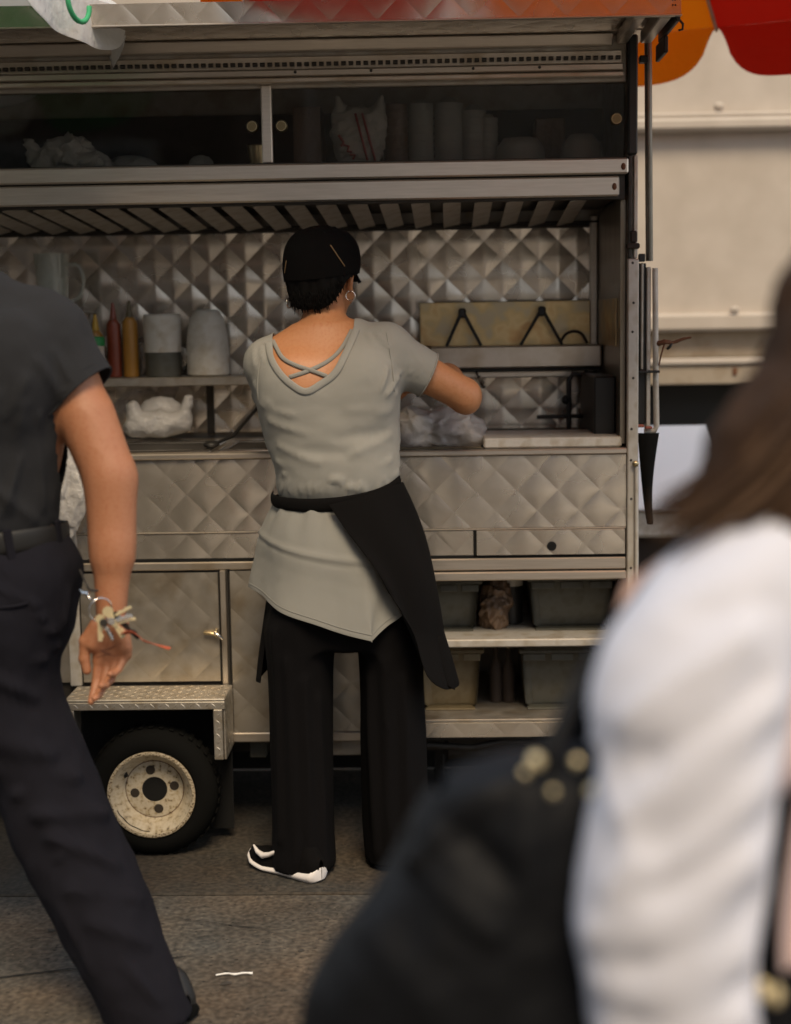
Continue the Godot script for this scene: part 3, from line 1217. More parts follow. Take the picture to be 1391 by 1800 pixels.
	var door := part("cupboard_door", quilted(Vector3(-0.926, 0.430, 0.002), Vector3.RIGHT, Vector3.UP, 0.363, 0.290, Vector3.BACK, 0.0012, Vector2(0.03, 0.05)), M.dull_quilt, c)
	part("door_edge_strip", bx(-0.563, -0.5605, 0.43, 0.72, -0.004, 0.009, 0.001), M.dark_metal, door)
	part("latch", join([tube([Vector3(-0.603, 0.561, 0.012), Vector3(-0.585, 0.560, 0.014), Vector3(-0.568, 0.556, 0.014)], 0.004, 8), bx(-0.574, -0.566, 0.548, 0.571, 0.004, 0.016, 0.002)]), M.brass, door)
	part("latch_lever", tube([Vector3(-0.574, 0.563, 0.018), Vector3(-0.562, 0.555, 0.022), Vector3(-0.553, 0.546, 0.020)], [0.004, 0.0045, 0.003], 8), M.chrome, door)
	part("stile", bx(-0.559, -0.5425, 0.29, 0.725, -0.004, 0.004, 0.002), M.steel, c)
	part("stile_edge", bx(-0.541, -0.5365, 0.29, 0.725, -0.004, 0.012, 0.001), M.dark_metal, c)
	part("cupboard_panel", quilted(Vector3(-0.532, 0.291, 0.002), Vector3.RIGHT, Vector3.UP, 0.472, 0.432, Vector3.BACK, 0.0013, Vector2(0.01, 0.03)), M.dull_quilt, c)
	part("cupboard_panel", quilted(Vector3(L, 0.430, 0.002), Vector3.RIGHT, Vector3.UP, -0.962 - L, 0.292, Vector3.BACK, 0.0012, Vector2(0.03, 0.05)), M.dull_quilt, c)
	part("bottom_rail", bx(L, -0.058, 0.2635, 0.2895, -0.02, 0.006, 0.003), M.steel, c)
	part("end_post", bx(-0.961, -0.93, 0.42, 1.01, -0.004, 0.010, 0.003), M.painted_aluminium, c)
	# --- open shelves at the right
	part("shelf_board", bx(-0.049, 0.484, 0.5125, 0.5335, -0.54, 0.004, 0.003), M.painted_aluminium, c)
	part("shelf_floor", bx(-0.049, 0.499, 0.296, 0.316, -0.55, -0.02, 0.002), M.dull_steel, c)
	part("bottom_sill", quilted(Vector3(-0.049, 0.271, 0.0), Vector3.RIGHT, Vector3.UP, 0.548, 0.038, Vector3.BACK, 0.0012, Vector2(0.03, 0.0)), M.front_quilt, c)
	part("sill_core", bx(-0.049, 0.499, 0.2705, 0.3095, -0.018, -0.003, 0.001), M.steel, c)
	part("sill_edge", bx(-0.049, 0.499, 0.3105, 0.318, -0.018, -0.002, 0.001), M.dull_steel, c)
	# --- right posts and the folded side door frame
	var post := part("corner_post", bx(0.5005, 0.5285, 0.262, 1.51, -0.011, 0.012, 0.003), M.painted_aluminium, c)
	for y in [1.50, 1.40, 1.327, 1.21, 1.08, 1.0, 0.90, 0.72]:
		part("rivet", ball(Vector3(0.5135 + rng.randf_range(-0.004, 0.004), y, 0.012), Vector3(0.0035, 0.0035, 0.002), 4, 7), M.dark_metal, post)
	part("upper_post", bx(0.5015, 0.511, 1.512, 1.766, -0.011, 0.010, 0.002), M.dark_metal, c)
	part("upper_post", bx(0.5155, 0.5255, 1.512, 1.766, -0.011, 0.008, 0.002), M.painted_aluminium, c)
	part("catch", join([bx(0.498, 0.530, 1.535, 1.549, -0.005, 0.018, 0.003), bx(0.506, 0.524, 1.55, 1.58, -0.005, 0.016, 0.004)]), M.rust_black, c)
	part("stay_tube", tube([Vector3(0.553, 2.045, -0.02), Vector3(0.5555, 1.80, -0.02), Vector3(0.559, 1.505, -0.02)], 0.0095, 12), M.dark_zinc, c)
	var df := part("side_door_frame", join([bx(0.553, 0.5635, 1.07, 1.49, -0.06, -0.02, 0.002), tube([Vector3(0.5735, 1.487, -0.02), Vector3(0.577, 1.19, -0.02), Vector3(0.5795, 1.085, -0.02), Vector3(0.574, 1.072, -0.02), Vector3(0.548, 1.070, -0.02)], 0.0075, 10)]), M.painted_aluminium, c)
	part("crossbar", bx(0.530, 0.584, 1.222, 1.228, -0.02, 0.004, 0.001), M.black_metal, df)
	part("bracket", bx(0.530, 0.546, 1.503, 1.523, -0.02, 0.0, 0.002), M.black_metal, df)
	part("bracket", bx(0.530, 0.552, 1.994, 2.011, -0.03, 0.002, 0.002), M.black_metal, df)
	part("red_seal", join([bx(0.528, 0.545, 1.083, 1.09, -0.016, 0.004, 0.002), bx(0.548, 0.566, 1.079, 1.085, -0.012, 0.004, 0.002)]), M.red_seal, df)
	part("gap_strip", bx(0.5305, 0.552, 1.09, 1.50, -0.05, -0.03, 0.001), M.black_metal, df)
	part("gap_strip", bx(0.5365, 0.5425, 1.23, 1.50, -0.0295, -0.006, 0.002), M.dull_steel, df)
	part("lower_tube", tube([Vector3(0.5235, 0.985, 0.018), Vector3(0.5255, 0.28, 0.018)], 0.0055, 8), M.painted_aluminium, c)
	part("pin", ball(Vector3(0.520, 0.992, 0.024), Vector3(0.009, 0.008, 0.006), 6, 10), M.brass, c)
	part("rubber_flap", thick(sheet(func(u, v):
		var x0 := lerpf(0.530, 0.556, pow(v, 1.6))
		var x1 := lerpf(0.585, 0.573, v) - 0.010 * sin(PI * v)
		return Vector3(lerpf(x0, x1, u), lerpf(1.068, 0.830, v), -0.01 + 0.012 * sin(u * PI) + 0.01 * sin(v * 5.0)), 6, 14), 0.004), M.rubber, c)
	# --- underneath
	part("chassis_beam", bx(L, 0.50, 0.195, 0.258, -0.22, -0.14, 0.004), M.dark_metal, c)
	part("floor_pan", bx(L, 0.52, 0.2585, 0.2625, -0.6, -0.021, 0.0), M.black_metal, c)
	part("rear_light_block", bx(L, 0.52, 0.01, 0.2575, -0.62, -0.60, 0.002), M.black_metal, c)  # unseen panel added to keep light out from under the cart
	part("axle", tube([Vector3(-0.715, 0.20, -0.55), Vector3(-0.715, 0.20, 0.10)], 0.022, 10), M.black_metal, c)
	part("outrigger", bx(-0.50, -0.455, 0.205, 0.258, -0.12, -0.05, 0.003), M.grey_plastic, c)
	part("step_beam", bx(-0.28, -0.16, 0.215, 0.258, -0.13, -0.03, 0.003), M.dull_steel, c)
	part("under_tank", bx(0.02, 0.36, 0.17, 0.258, -0.40, -0.13, 0.015), M.dark_metal, c)
	part("under_pipe", tube([Vector3(-0.03, 0.235, -0.06), Vector3(0.10, 0.225, -0.06), Vector3(0.18, 0.24, -0.07), Vector3(0.40, 0.235, -0.06)], 0.010, 8), M.dark_metal, c)
	for q in [0.01, 0.30]:
		part("jack_foot", join([bx(q - 0.015, q + 0.015, 0.02, 0.258, -0.45, -0.42, 0.003), bx(q - 0.05, q + 0.05, 0.0, 0.02, -0.48, -0.39, 0.003)]), M.black_metal, c)
	build_fender(c)
	build_wheel(c)


# tread-plate mudguard: the sheets, and its raised lozenges
func build_fender(c: Node3D) -> void:
	var zf := 0.165
	var s := join([bx(-0.942, -0.532, 0.4155, 0.422, 0.0125, zf, 0.002), bx(-0.942, -0.532, 0.3945, 0.415, zf - 0.006, zf, 0.002),
		bx(-0.5625, -0.539, 0.263, 0.3940, zf - 0.006, zf, 0.002), bx(-0.5385, -0.532, 0.262, 0.4150, 0.0125, zf - 0.0065, 0.002),
		bx(-0.942, -0.9355, 0.263, 0.4150, 0.0125, zf - 0.0065, 0.002), bx(-0.942, -0.9175, 0.31, 0.3940, zf - 0.006, zf, 0.002)])
	var fd := part("mudguard", s, M.tread, c)
	var loz := func(p: Vector3, d: Vector3, n: Vector3) -> Dictionary:
		var w := d.cross(n)
		var q := shape()
		var pts := [p - d * 0.0085, p + w * 0.0026, p + d * 0.0085, p - w * 0.0026]
		var top := [p - d * 0.004 + n * 0.0008, p + d * 0.004 + n * 0.0008]
		face(q, [pts[0], pts[1], top[1], top[0]], n)
		face(q, [pts[1], pts[2], top[1]], n)
		face(q, [pts[2], pts[3], top[1]], n)
		face(q, [pts[3], pts[0], top[0], top[1]], n)
		return q
	var list := []
	var k := 0
	for i in 21:
		for j in 7:
			var d := Vector3(1, 0, 1 if (i + j) % 2 == 0 else -1).normalized()
			list.append(loz.call(Vector3(-0.931 + i * 0.0195, 0.422, 0.028 + j * 0.0195), d, Vector3.UP))
		var d2 := Vector3(1, 1 if i % 2 == 0 else -1, 0).normalized()
		list.append(loz.call(Vector3(-0.931 + i * 0.0195, 0.405, zf), d2, Vector3.BACK))
	for j in 7:
		list.append(loz.call(Vector3(-0.5505, 0.274 + j * 0.0175, zf), Vector3(1, 1 if j % 2 == 0 else -1, 0).normalized(), Vector3.BACK))
		for i in 7:
			list.append(loz.call(Vector3(-0.532, 0.276 + j * 0.0205, 0.028 + i * 0.0195), Vector3(0, 1 if (i + j) % 2 == 0 else -1, 1).normalized(), Vector3.RIGHT))
	var o := part("tread_pattern", join(list), M.tread, fd)
	o.set_meta("kind", "stuff")
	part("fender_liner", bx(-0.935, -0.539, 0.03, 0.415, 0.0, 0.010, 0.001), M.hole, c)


func build_wheel(c: Node3D) -> void:
	var at := Vector3(-0.7295, 0.1695, 0.150)
	var w := part("wheel", lathe([[0.100, -0.10], [0.15, -0.10], [0.162, -0.085], [0.170, -0.06], [0.170, -0.045], [0.166, -0.02], [0.154, -0.004], [0.136, 0.004], [0.118, 0.002], [0.112, -0.004], [0.10, -0.03]], at, Vector3.BACK, 48, 50.0), M.rubber, c)
	var grooves := []
	for k in 40:
		var a := TAU * k / 40
		grooves.append(moved(bx(-0.006, 0.006, -0.002, 0.002, -0.05, 0.0, 0.001), Transform3D(Basis(Vector3.BACK, a + PI / 2), at + Vector3(cos(a), sin(a), 0) * 0.1705 + Vector3(0, 0, -0.02))))
	part("tread_block", join(grooves), M.rubber, w).set_meta("kind", "stuff")
	part("rim", lathe([[0.1085, -0.008], [0.1125, -0.001], [0.1135, 0.006], [0.110, 0.008], [0.1045, 0.006]], at, Vector3.BACK, 56, 60.0), M.rim_edge, w)
	part("rim_well", lathe([[0.1046, 0.0058], [0.100, -0.004], [0.0965, -0.008], [0.0955, -0.012], [0.0905, -0.016], [0.083, -0.034], [0.079, -0.0445], [0.0765, -0.046]], at, Vector3.BACK, 56, 60.0), M.rim_paint, w)
	part("rim_seam", lathe([[0.0765, -0.0462], [0.0755, -0.0480], [0.0745, -0.0462]], at, Vector3.BACK, 56, 60.0), M.rust, w)
	part("rim_disc", lathe([[0.0745, -0.046], [0.070, -0.045], [0.034, -0.043], [0.0328, -0.0445]], at, Vector3.BACK, 48, 50.0), M.rim_paint, w)
	part("hub_bore", lathe([[0.0, -0.0452], [0.0331, -0.0452]], at, Vector3.BACK, 32), M.hole, w)
	for k in 4:
		var a := deg_to_rad(100.0 + 90.0 * k)
		var p := at + Vector3(cos(a), sin(a), 0) * 0.052
		part("lug_hole", lathe([[0.0, -0.0425], [0.0115, -0.0425], [0.0125, -0.0445]], p, Vector3.BACK, 16), M.lug, w)
	part("valve_hole", moved(bx(-0.006, 0.006, -0.011, 0.011, -0.002, 0.001, 0.003), Transform3D(Basis(Vector3.BACK, 0.6) * Basis(Vector3.RIGHT, -0.7), at + Vector3(-0.072, 0.047, -0.028))), M.hole, w)
	# curb rash: a thin open gap along the lower left of the bead
	var pts := []
	for k in 14:
		var a := deg_to_rad(205.0 + 4.6 * k)
		pts.append(at + Vector3(cos(a), sin(a), 0) * (0.0995 + 0.001 * sin(k * 1.3)) + Vector3(0, 0, -0.0025))
	part("bead_gap", tube(pts, 0.0013, 5), M.hole, w)


# ---------------------------------------------------------------- umbrellas

func umbrella(called: String, c: Vector3, radius: float, rim_y: float, apex: float, foot: float, n: int, first: float, drop: float, mats: Array, label: String) -> Node3D:
	var t := thing(called, Vector3(c.x, foot, c.z), label, "umbrella")
	var hub := Vector3(c.x, apex, c.z)
	part("pole", tube([Vector3(c.x, foot, c.z), Vector3(c.x, apex + 0.03, c.z)], 0.019, 14), M.painted_aluminium, t)
	part("finial", ball(hub + Vector3(0, 0.05, 0), Vector3(0.025, 0.03, 0.025)), M.painted_aluminium, t)
	for k in n:
		var a0 := first + TAU * k / n
		var a1 := a0 + TAU / n
		var p0 := Vector3(c.x + cos(a0) * radius, rim_y, c.z + sin(a0) * radius)
		var p1 := Vector3(c.x + cos(a1) * radius, rim_y, c.z + sin(a1) * radius)
		var panel := thick(sheet(func(u, v):
			var r0 := hub.lerp(p0, v) + Vector3(0, 0.05 * sin(v * PI), 0)
			var r1 := hub.lerp(p1, v) + Vector3(0, 0.05 * sin(v * PI), 0)
			return r0.lerp(r1, u) - Vector3(0, 0.022 * sin(u * PI) * v, 0), 10, 14), 0.0015)
		var m: Material = mats[k % mats.size()]
		var o := part("canopy_panel", panel, m, t)
		var out := ((p0 + p1) / 2 - Vector3(c.x, rim_y, c.z)).normalized()
		part("valance", thick(sheet(func(u, v):
			var e := absf(2.0 * u - 1.0)
			var len_ := drop * (0.16 + 0.84 * pow(maxf(0.0, 1.0 - pow(e, 7.0)), 0.7))
			var inset: float = (u - 0.5) * -0.05 * v
			return p0.lerp(p1, clampf(u + inset, 0, 1)) - Vector3(0, 0.022 * sin(u * PI) + len_ * v, 0) + out * (0.012 * v + 0.006 * v * sin(u * 17.0 + k)), 40, 6), 0.0015), m, o)
		part("rib", tube([hub - Vector3(0, 0.02, 0), hub.lerp(p0, 0.5) + Vector3(0, 0.035, 0), p0 - Vector3(0, 0.012, 0)], 0.006, 6), M.painted_aluminium, t)
	return t


func build_umbrellas() -> void:
	umbrella("umbrella", Vector3(0.50, 0, -0.1), 1.1, 2.275, 2.78, 2.0865, 8, atan2(-1.02, 0.425), 0.162, [M.umbrella_red, M.umbrella_orange], "red and orange umbrella with scalloped valance mounted on the cart roof")
	var g := umbrella("umbrella", Vector3(-1.81, 0, 0.3), 1.09, 2.125, 2.62, 0.0, 10, deg_to_rad(-9.0), 0.112, [M.umbrella_white, M.umbrella_green, M.umbrella_white], "green and white umbrella, one white scallop hanging before the roof edge")
	# the green printed arc on the white scallop
	var pts := []
	for k in 13:
		var a := deg_to_rad(170.0 + 190.0 * k / 12.0)
		var along := deg_to_rad(12.0)
		var mid := Vector3(-1.81 + cos(along) * 1.058, 2.062, 0.3 + sin(along) * 1.058)
		pts.append(mid + Vector3(-sin(along), 0, cos(along)) * cos(a) * -0.055 + Vector3(0, sin(a) * 0.042, 0) + Vector3(0.022, 0, 0.006))
	part("printed_arc", tube(pts, 0.006, 6), M.green_print, g)


# ---------------------------------------------------------------- goods on and in the cart

func crumpled(prims: Array, lo: Vector3, hi: Vector3, cell: float, amp: float, scale: Vector3, seed_: int) -> Dictionary:
	var s := body(prims, lo, hi, cell)
	var n := FastNoiseLite.new()
	n.seed = seed_
	n.noise_type = FastNoiseLite.TYPE_SIMPLEX
	n.frequency = 1.0
	n.fractal_type = FastNoiseLite.FRACTAL_RIDGED
	n.fractal_octaves = 3
	var c := (lo + hi) / 2
	for i in s.v.size():
		var p: Vector3 = s.v[i]
		var q := p * scale
		s.v[i] = p + (p - c).normalized() * amp * (n.get_noise_3d(q.x, q.y, q.z) - 0.1)
	return s


# an open tub, narrower at its foot, with a rolled rim and rim tabs
func tub(called: String, x0: float, x1: float, y0: float, y1: float, z0: float, z1: float, m: Material, label: String) -> void:
	var t := thing(called, Vector3((x0 + x1) / 2, y0, (z0 + z1) / 2), label, "plastic tub", "plastic tubs on the open shelves")
	var ins := 0.014
	var ring := func(e: float, y: float) -> Array:
		var r := 0.022
		var out := []
		for q in [[x0 + e, z1 - e, 1, -1, 90.0], [x0 + e, z0 + e, 1, 1, 180.0], [x1 - e, z0 + e, -1, 1, 270.0], [x1 - e, z1 - e, -1, -1, 0.0]]:
			for k in 5:
				var a := deg_to_rad(q[4] + 22.5 * k)
				out.append(Vector3(q[0] + q[2] * r + cos(a) * r, y, q[1] + q[3] * r - sin(a) * r))
		out.append(out[0])
		return out
	var rows := [ring.call(ins + 0.012, y0), ring.call(ins + 0.002, y0 + 0.012), ring.call(0.006, y1 - 0.03), ring.call(0.004, y1)]
	var wall := sheet(func(u, v): return rows[int(roundf(v * 3))][int(roundf(u * 20))], 20, 3)
	part("wall", thick(wall, 0.003), m, t)
	part("base", bx(x0 + ins + 0.006, x1 - ins - 0.006, y0, y0 + 0.004, z0 + ins + 0.006, z1 - ins - 0.006, 0.001), m, t)
	part("rim", join([bx(x0 - 0.004, x1 + 0.004, y1 - 0.006, y1 + 0.004, z1 - 0.002, z1 + 0.006, 0.003), bx(x0 - 0.004, x1 + 0.004, y1 - 0.006, y1 + 0.004, z0 - 0.006, z0 + 0.002, 0.003), bx(x0 - 0.004, x0 + 0.004, y1 - 0.006, y1 + 0.004, z0 + 0.0025, z1 - 0.0025, 0.003), bx(x1 - 0.004, x1 + 0.004, y1 - 0.006, y1 + 0.004, z0 + 0.0025, z1 - 0.0025, 0.003)]), m, t)
	for k in 3:
		var x := lerpf(x0, x1, (k + 0.5) / 3.0)
		var w := (x1 - x0) / 3.0 * 0.4
		part("rim_tab", bx(x - w, x + w, y1 - 0.026, y1 - 0.0065, z1 - 0.001, z1 + 0.005, 0.003), m, t)


func build_cart_goods() -> void:
	# open shelves
	tub("plastic_tub", -0.045, 0.125, 0.534, 0.672, -0.36, -0.085, M.grey_plastic, "grey plastic tub on the upper shelf beside the apron edge")
	tub("plastic_tub", 0.252, 0.482, 0.534, 0.677, -0.36, -0.085, M.grey_plastic, "grey plastic tub with rim tabs at the right end of the upper shelf")
	tub("plastic_tub", -0.045, 0.128, 0.317, 0.484, -0.36, -0.085, M.tan_plastic, "yellowish plastic tub on the lower shelf beside the black trousers")
	tub("plastic_tub", 0.229, 0.452, 0.317, 0.482, -0.36, -0.085, M.grey_plastic, "grey plastic tub at the right end of the lower shelf")
	single("wrapped_bundle", crumpled([Egg.new(Vector3(0.165, 0.585, -0.16), Vector3(0.036, 0.062, 0.05)), Limb.new(Vector3(0.16, 0.54, -0.16), Vector3(0.175, 0.655, -0.16), 0.03, 0.022, 0.02)], Vector3(0.10, 0.52, -0.24), Vector3(0.24, 0.70, -0.08), 0.005, 0.02, Vector3(16, 14, 16), 3), M.brown_wrap, "crumpled brown foil bundle wedged between two grey tubs on the upper shelf", "bundle")
	var tin := thing("tin", Vector3(0.205, 0.534, -0.2), "small dark tin with a pale lid between the upper tubs", "tin")
	part("body", lathe([[0.0, 0.0], [0.030, 0.0], [0.032, 0.004], [0.032, 0.105], [0.0, 0.105]], Vector3(0.212, 0.534, -0.22), Vector3.UP, 24), M.black_metal, tin)
	part("lid", lathe([[0.0335, 0.0], [0.0335, 0.018], [0.0, 0.02]], Vector3(0.212, 0.6395, -0.22), Vector3.UP, 24), M.white_plastic, tin)
	for q in [[0.168, 0.155, "dark bottle standing left in the gap of the lower shelf"], [0.202, 0.150, "dark bottle standing right in the gap of the lower shelf"]]:
		var b: Node3D = thing("bottle", Vector3(q[0], 0.317, -0.2), q[2], "bottle", "dark bottles on the lower shelf")
		part("body", lathe([[0.0, 0.0], [0.016, 0.0], [0.017, 0.004], [0.017, q[1] * 0.62], [0.008, q[1] * 0.8], [0.0075, q[1]], [0.0, q[1]]], Vector3(q[0], 0.317, -0.2), Vector3.UP, 18), M.rust_black, b)
		part("cap", lathe([[0.0085, 0.0], [0.0085, 0.012], [0.0, 0.0125]], Vector3(q[0], 0.3175 + q[1], -0.2), Vector3.UP, 16), M.brass, b)
	# worktop, right
	var board := thing("cutting_board", Vector3(0.31, 1.0305, -0.15), "thick white cutting board lying at the right end of the worktop", "cutting board")
	part("slab", bx(0.134, 0.490, 1.0325, 1.0585, -0.30, -0.016, 0.004), M.white_plastic, board)
	part("foot_rail", bx(-0.10, 0.128, 1.0325, 1.037, -0.05, -0.02, 0.001), M.tan_plastic, board)
	for q in [[0.091, 0.045, 0.144, 1.390, "black steel fryer handle shaped like an A, the left of two"], [0.318, 0.256, 0.374, 1.392, "black steel fryer handle shaped like an A, beside the curved wire"]]:
		var h: Node3D = thing("fryer_handle", Vector3(q[0], 1.288, -0.47), q[4], "handle", "black fryer handles")
		var top := Vector3(q[0], q[3], -0.47)
		part("bar", tube([Vector3(q[1], 1.289, -0.455), top.lerp(Vector3(q[1], 1.289, -0.455), 0.12), top], [0.0045, 0.005, 0.007], 8), M.black_metal, h)
		part("bar", tube([Vector3(q[2], 1.289, -0.455), top.lerp(Vector3(q[2], 1.289, -0.455), 0.12), top], [0.0045, 0.005, 0.007], 8), M.black_metal, h)
		part("grip", moved(bx(-0.011, 0.011, -0.022, 0.006, -0.008, 0.008, 0.005), Transform3D(Basis.IDENTITY, top)), M.black_metal, h)
	single("curved_wire", tube(curve([Vector3(0.372, 1.300, -0.46), Vector3(0.385, 1.318, -0.46), Vector3(0.408, 1.326, -0.46), Vector3(0.430, 1.318, -0.46), Vector3(0.446, 1.292, -0.46)], 16), 0.0042, 8), M.rust_black, "thin dark wire loop arching beside the right fryer handle", "wire")
	single("plastic_bag", crumpled([Egg.new(Vector3(0.04, 1.075, -0.19), Vector3(0.10, 0.05, 0.075)), Egg.new(Vector3(-0.06, 1.075, -0.18), Vector3(0.07, 0.055, 0.07)), Egg.new(Vector3(0.105, 1.055, -0.16), Vector3(0.035, 0.03, 0.05))], Vector3(-0.16, 1.0, -0.30), Vector3(0.17, 1.15, -0.06), 0.006, 0.020, Vector3(7, 13, 7), 6), M.bag_white, "crumpled translucent white plastic bag on the worktop under the vendor's elbow", "plastic bag")
	# worktop, left
	var cs := thing("canister", Vector3(-0.765, 1.2155, -0.45), "straight white canister with a clear grey lower half on the wall shelf", "canister")
	part("lid", lathe([[0.053, 0.0], [0.053, 0.104], [0.049, 0.108], [0.0, 0.108]], Vector3(-0.765, 1.285, -0.45), Vector3.UP, 32), M.white_plastic, cs)
	part("jar", lathe([[0.0, 0.0], [0.050, 0.0], [0.0515, 0.003], [0.0515, 0.0685]], Vector3(-0.765, 1.216, -0.45), Vector3.UP, 32), M.grey_plastic, cs)
	single("jug", lathe([[0.0, 0.0], [0.055, 0.0], [0.060, 0.006], [0.061, 0.07], [0.057, 0.12], [0.048, 0.162], [0.038, 0.181], [0.030, 0.187], [0.0, 0.188]], Vector3(-0.637, 1.216, -0.45), Vector3.UP, 32, 60.0), M.white_plastic, "round-shouldered white plastic jug right of the straight canister", "jug")
	var sb := [[-0.957, 0.118, 0.021, M.amber, M.yellow_cap, "amber sauce bottle with a pointed yellow nozzle nearest the green-lidded tub"], [-0.905, 0.150, 0.019, M.red_sauce, M.red_sauce, "tall dark red sauce bottle between two amber ones"], [-0.858, 0.155, 0.021, M.amber, M.tan_plastic, "amber sauce bottle with a flat tan cap beside the white canister"]]
	for q in sb:
		var b: Node3D = thing("sauce_bottle", Vector3(q[0], 1.2155, -0.45), q[5], "sauce bottle", "sauce bottles on the wall shelf")
		part("body", lathe([[0.0, 0.0], [q[2], 0.0], [q[2] + 0.001, 0.004], [q[2] + 0.001, q[1]], [q[2] * 0.6, q[1] + 0.014], [0.0, q[1] + 0.015]], Vector3(q[0], 1.216, -0.45), Vector3.UP, 20), q[3], b)
		part("nozzle", lathe([[q[2] * 0.6, 0.0], [q[2] * 0.45, 0.01], [0.004, 0.045], [0.0, 0.046]], Vector3(q[0], 1.216 + q[1] + 0.0155, -0.45), Vector3.UP, 16), q[4], b)
	var gt := thing("shaker_tub", Vector3(-0.951, 1.2155, -0.40), "squat pale tub with a green lid at the man's sleeve", "tub")
	part("body", lathe([[0.0, 0.0], [0.026, 0.0], [0.029, 0.09], [0.0, 0.09]], Vector3(-0.951, 1.216, -0.398), Vector3.UP, 22), M.white_plastic, gt)
	part("lid", lathe([[0.0305, 0.0], [0.0305, 0.022], [0.026, 0.026], [0.0, 0.026]], Vector3(-0.951, 1.3065, -0.398), Vector3.UP, 22), M.green_cap, gt)
	var pj := thing("pitcher", Vector3(-1.06, 1.40, -0.40), "clear plastic pitcher with a handle above the man's shoulder", "pitcher")
	part("body", thick(lathe([[0.042, 0.0], [0.046, 0.10], [0.050, 0.16]], Vector3(-1.063, 1.4055, -0.40), Vector3.UP, 28), 0.002), M.jug, pj)
	part("handle", tube(curve([Vector3(-1.013, 1.535, -0.39), Vector3(-0.985, 1.53, -0.39), Vector3(-0.972, 1.49, -0.39), Vector3(-0.985, 1.445, -0.39), Vector3(-1.016, 1.43, -0.39)], 16), 0.0055, 8), M.jug, pj)
	single("upper_rack", join([bx(-1.30, -0.985, 1.398, 1.405, -0.56, -0.33, 0.002), bx(-1.30, -1.29, 1.216, 1.397, -0.56, -0.33, 0.002), bx(-0.995, -0.986, 1.216, 1.397, -0.56, -0.53, 0.002)]), M.dull_steel, "small steel rack holding the clear pitcher on the wall shelf", "rack")
	single("carrier_bag", crumpled([Egg.new(Vector3(-0.775, 1.085, -0.36), Vector3(0.085, 0.035, 0.045)), Limb.new(Vector3(-0.835, 1.085, -0.35), Vector3(-0.835, 1.135, -0.35), 0.026, 0.017, 0.03), Limb.new(Vector3(-0.700, 1.09, -0.35), Vector3(-0.683, 1.15, -0.35), 0.022, 0.016, 0.03), Egg.new(Vector3(-0.77, 1.12, -0.40), Vector3(0.06, 0.04, 0.03))], Vector3(-0.89, 1.03, -0.43), Vector3(-0.64, 1.18, -0.28), 0.0055, 0.009, Vector3(9, 12, 9), 16), M.bag_white, "white carrier bag with two raised handles on the worktop under the wall shelf", "plastic bag")
	var ld := thing("ladle", Vector3(-0.56, 1.04, -0.2), "black ladle lying across the sunken trays, its handle up to the right", "ladle")
	part("handle", tube([Vector3(-0.575, 1.048, -0.10), Vector3(-0.54, 1.06, -0.2), Vector3(-0.47, 1.15, -0.40)], 0.005, 8), M.black_metal, ld)
	part("bowl", ball(Vector3(-0.582, 1.047, -0.085), Vector3(0.022, 0.010, 0.022)), M.black_metal, ld)
	# behind the glass
	var sack := thing("printed_sack", Vector3(-0.17, 1.767, -0.2), "white printed sack with two dark red stripes leaning behind the glass", "sack")
	var sp := [Egg.new(Vector3(-0.185, 1.84, -0.22), Vector3(0.066, 0.085, 0.05)), Limb.new(Vector3(-0.225, 1.88, -0.21), Vector3(-0.235, 1.945, -0.21), 0.028, 0.008, 0.03), Limb.new(Vector3(-0.14, 1.88, -0.21), Vector3(-0.125, 1.94, -0.21), 0.024, 0.010, 0.03)]
	part("sack", crumpled(sp, Vector3(-0.28, 1.74, -0.30), Vector3(-0.08, 1.97, -0.12), 0.0055, 0.012, Vector3(14, 14, 14), 5), M.paper_bag, sack)
	for q in [[-0.190, -0.160], [-0.172, -0.140]]:
		var pts := []
		for k in 9:
			var f := k / 8.0
			pts.append(on_back(sp, lerpf(q[0], q[1], f), lerpf(1.905, 1.785, f), 0.006, 0.0, -0.3))
		part("stripe", tube(pts, 0.0035, 6, 1.0), M.red_print, sack)
	for q in [[[-0.235, 1.85], [-0.222, 1.832], [-0.228, 1.822]], [[-0.222, 1.825], [-0.208, 1.82], [-0.212, 1.808], [-0.200, 1.806]], [[-0.206, 1.80], [-0.192, 1.798], [-0.198, 1.788]]]:
		var pts := []
		for p in q:
			pts.append(on_back(sp, p[0], p[1], 0.006, 0.0, -0.3))
		part("lettering", tube(pts, 0.0035, 6), M.red_print, sack)
	var rolls := [[-0.085, 0.175, 0.034, "brownish paper cup stack just right of the printed sack"], [-0.018, 0.18, 0.036, "second cup stack right of the printed sack"], [0.055, 0.185, 0.04, "tallest and palest cup stack behind the glass"], [0.122, 0.165, 0.034, "cup stack right of the palest one"], [0.160, 0.14, 0.028, "shortest cup stack, last on the right"]]
	for q in rolls:
		var cs2: Node3D = thing("cup_stack", Vector3(q[0], 1.767, -0.26), q[3], "cup stack", "cup stacks behind the glass")
		var prof := [[0.0, 0.0], [q[2] * 0.86, 0.0]]
		var y := 0.012
		while y < q[1] - 0.02:
			prof.append_array([[q[2] * 0.97, y + 0.012], [q[2], y + 0.014], [q[2], y + 0.017], [q[2] * 0.93, y + 0.018]])
			y += 0.02
		prof.append_array([[q[2] * 0.75, q[1] - 0.012], [q[2] * 0.4, q[1]], [0.0, q[1]]])
		part("cups", lathe(prof, Vector3(q[0], 1.767, -0.26), Vector3.UP, 24), M.brown_wrap if q[0] < -0.06 else M.foam, cs2)
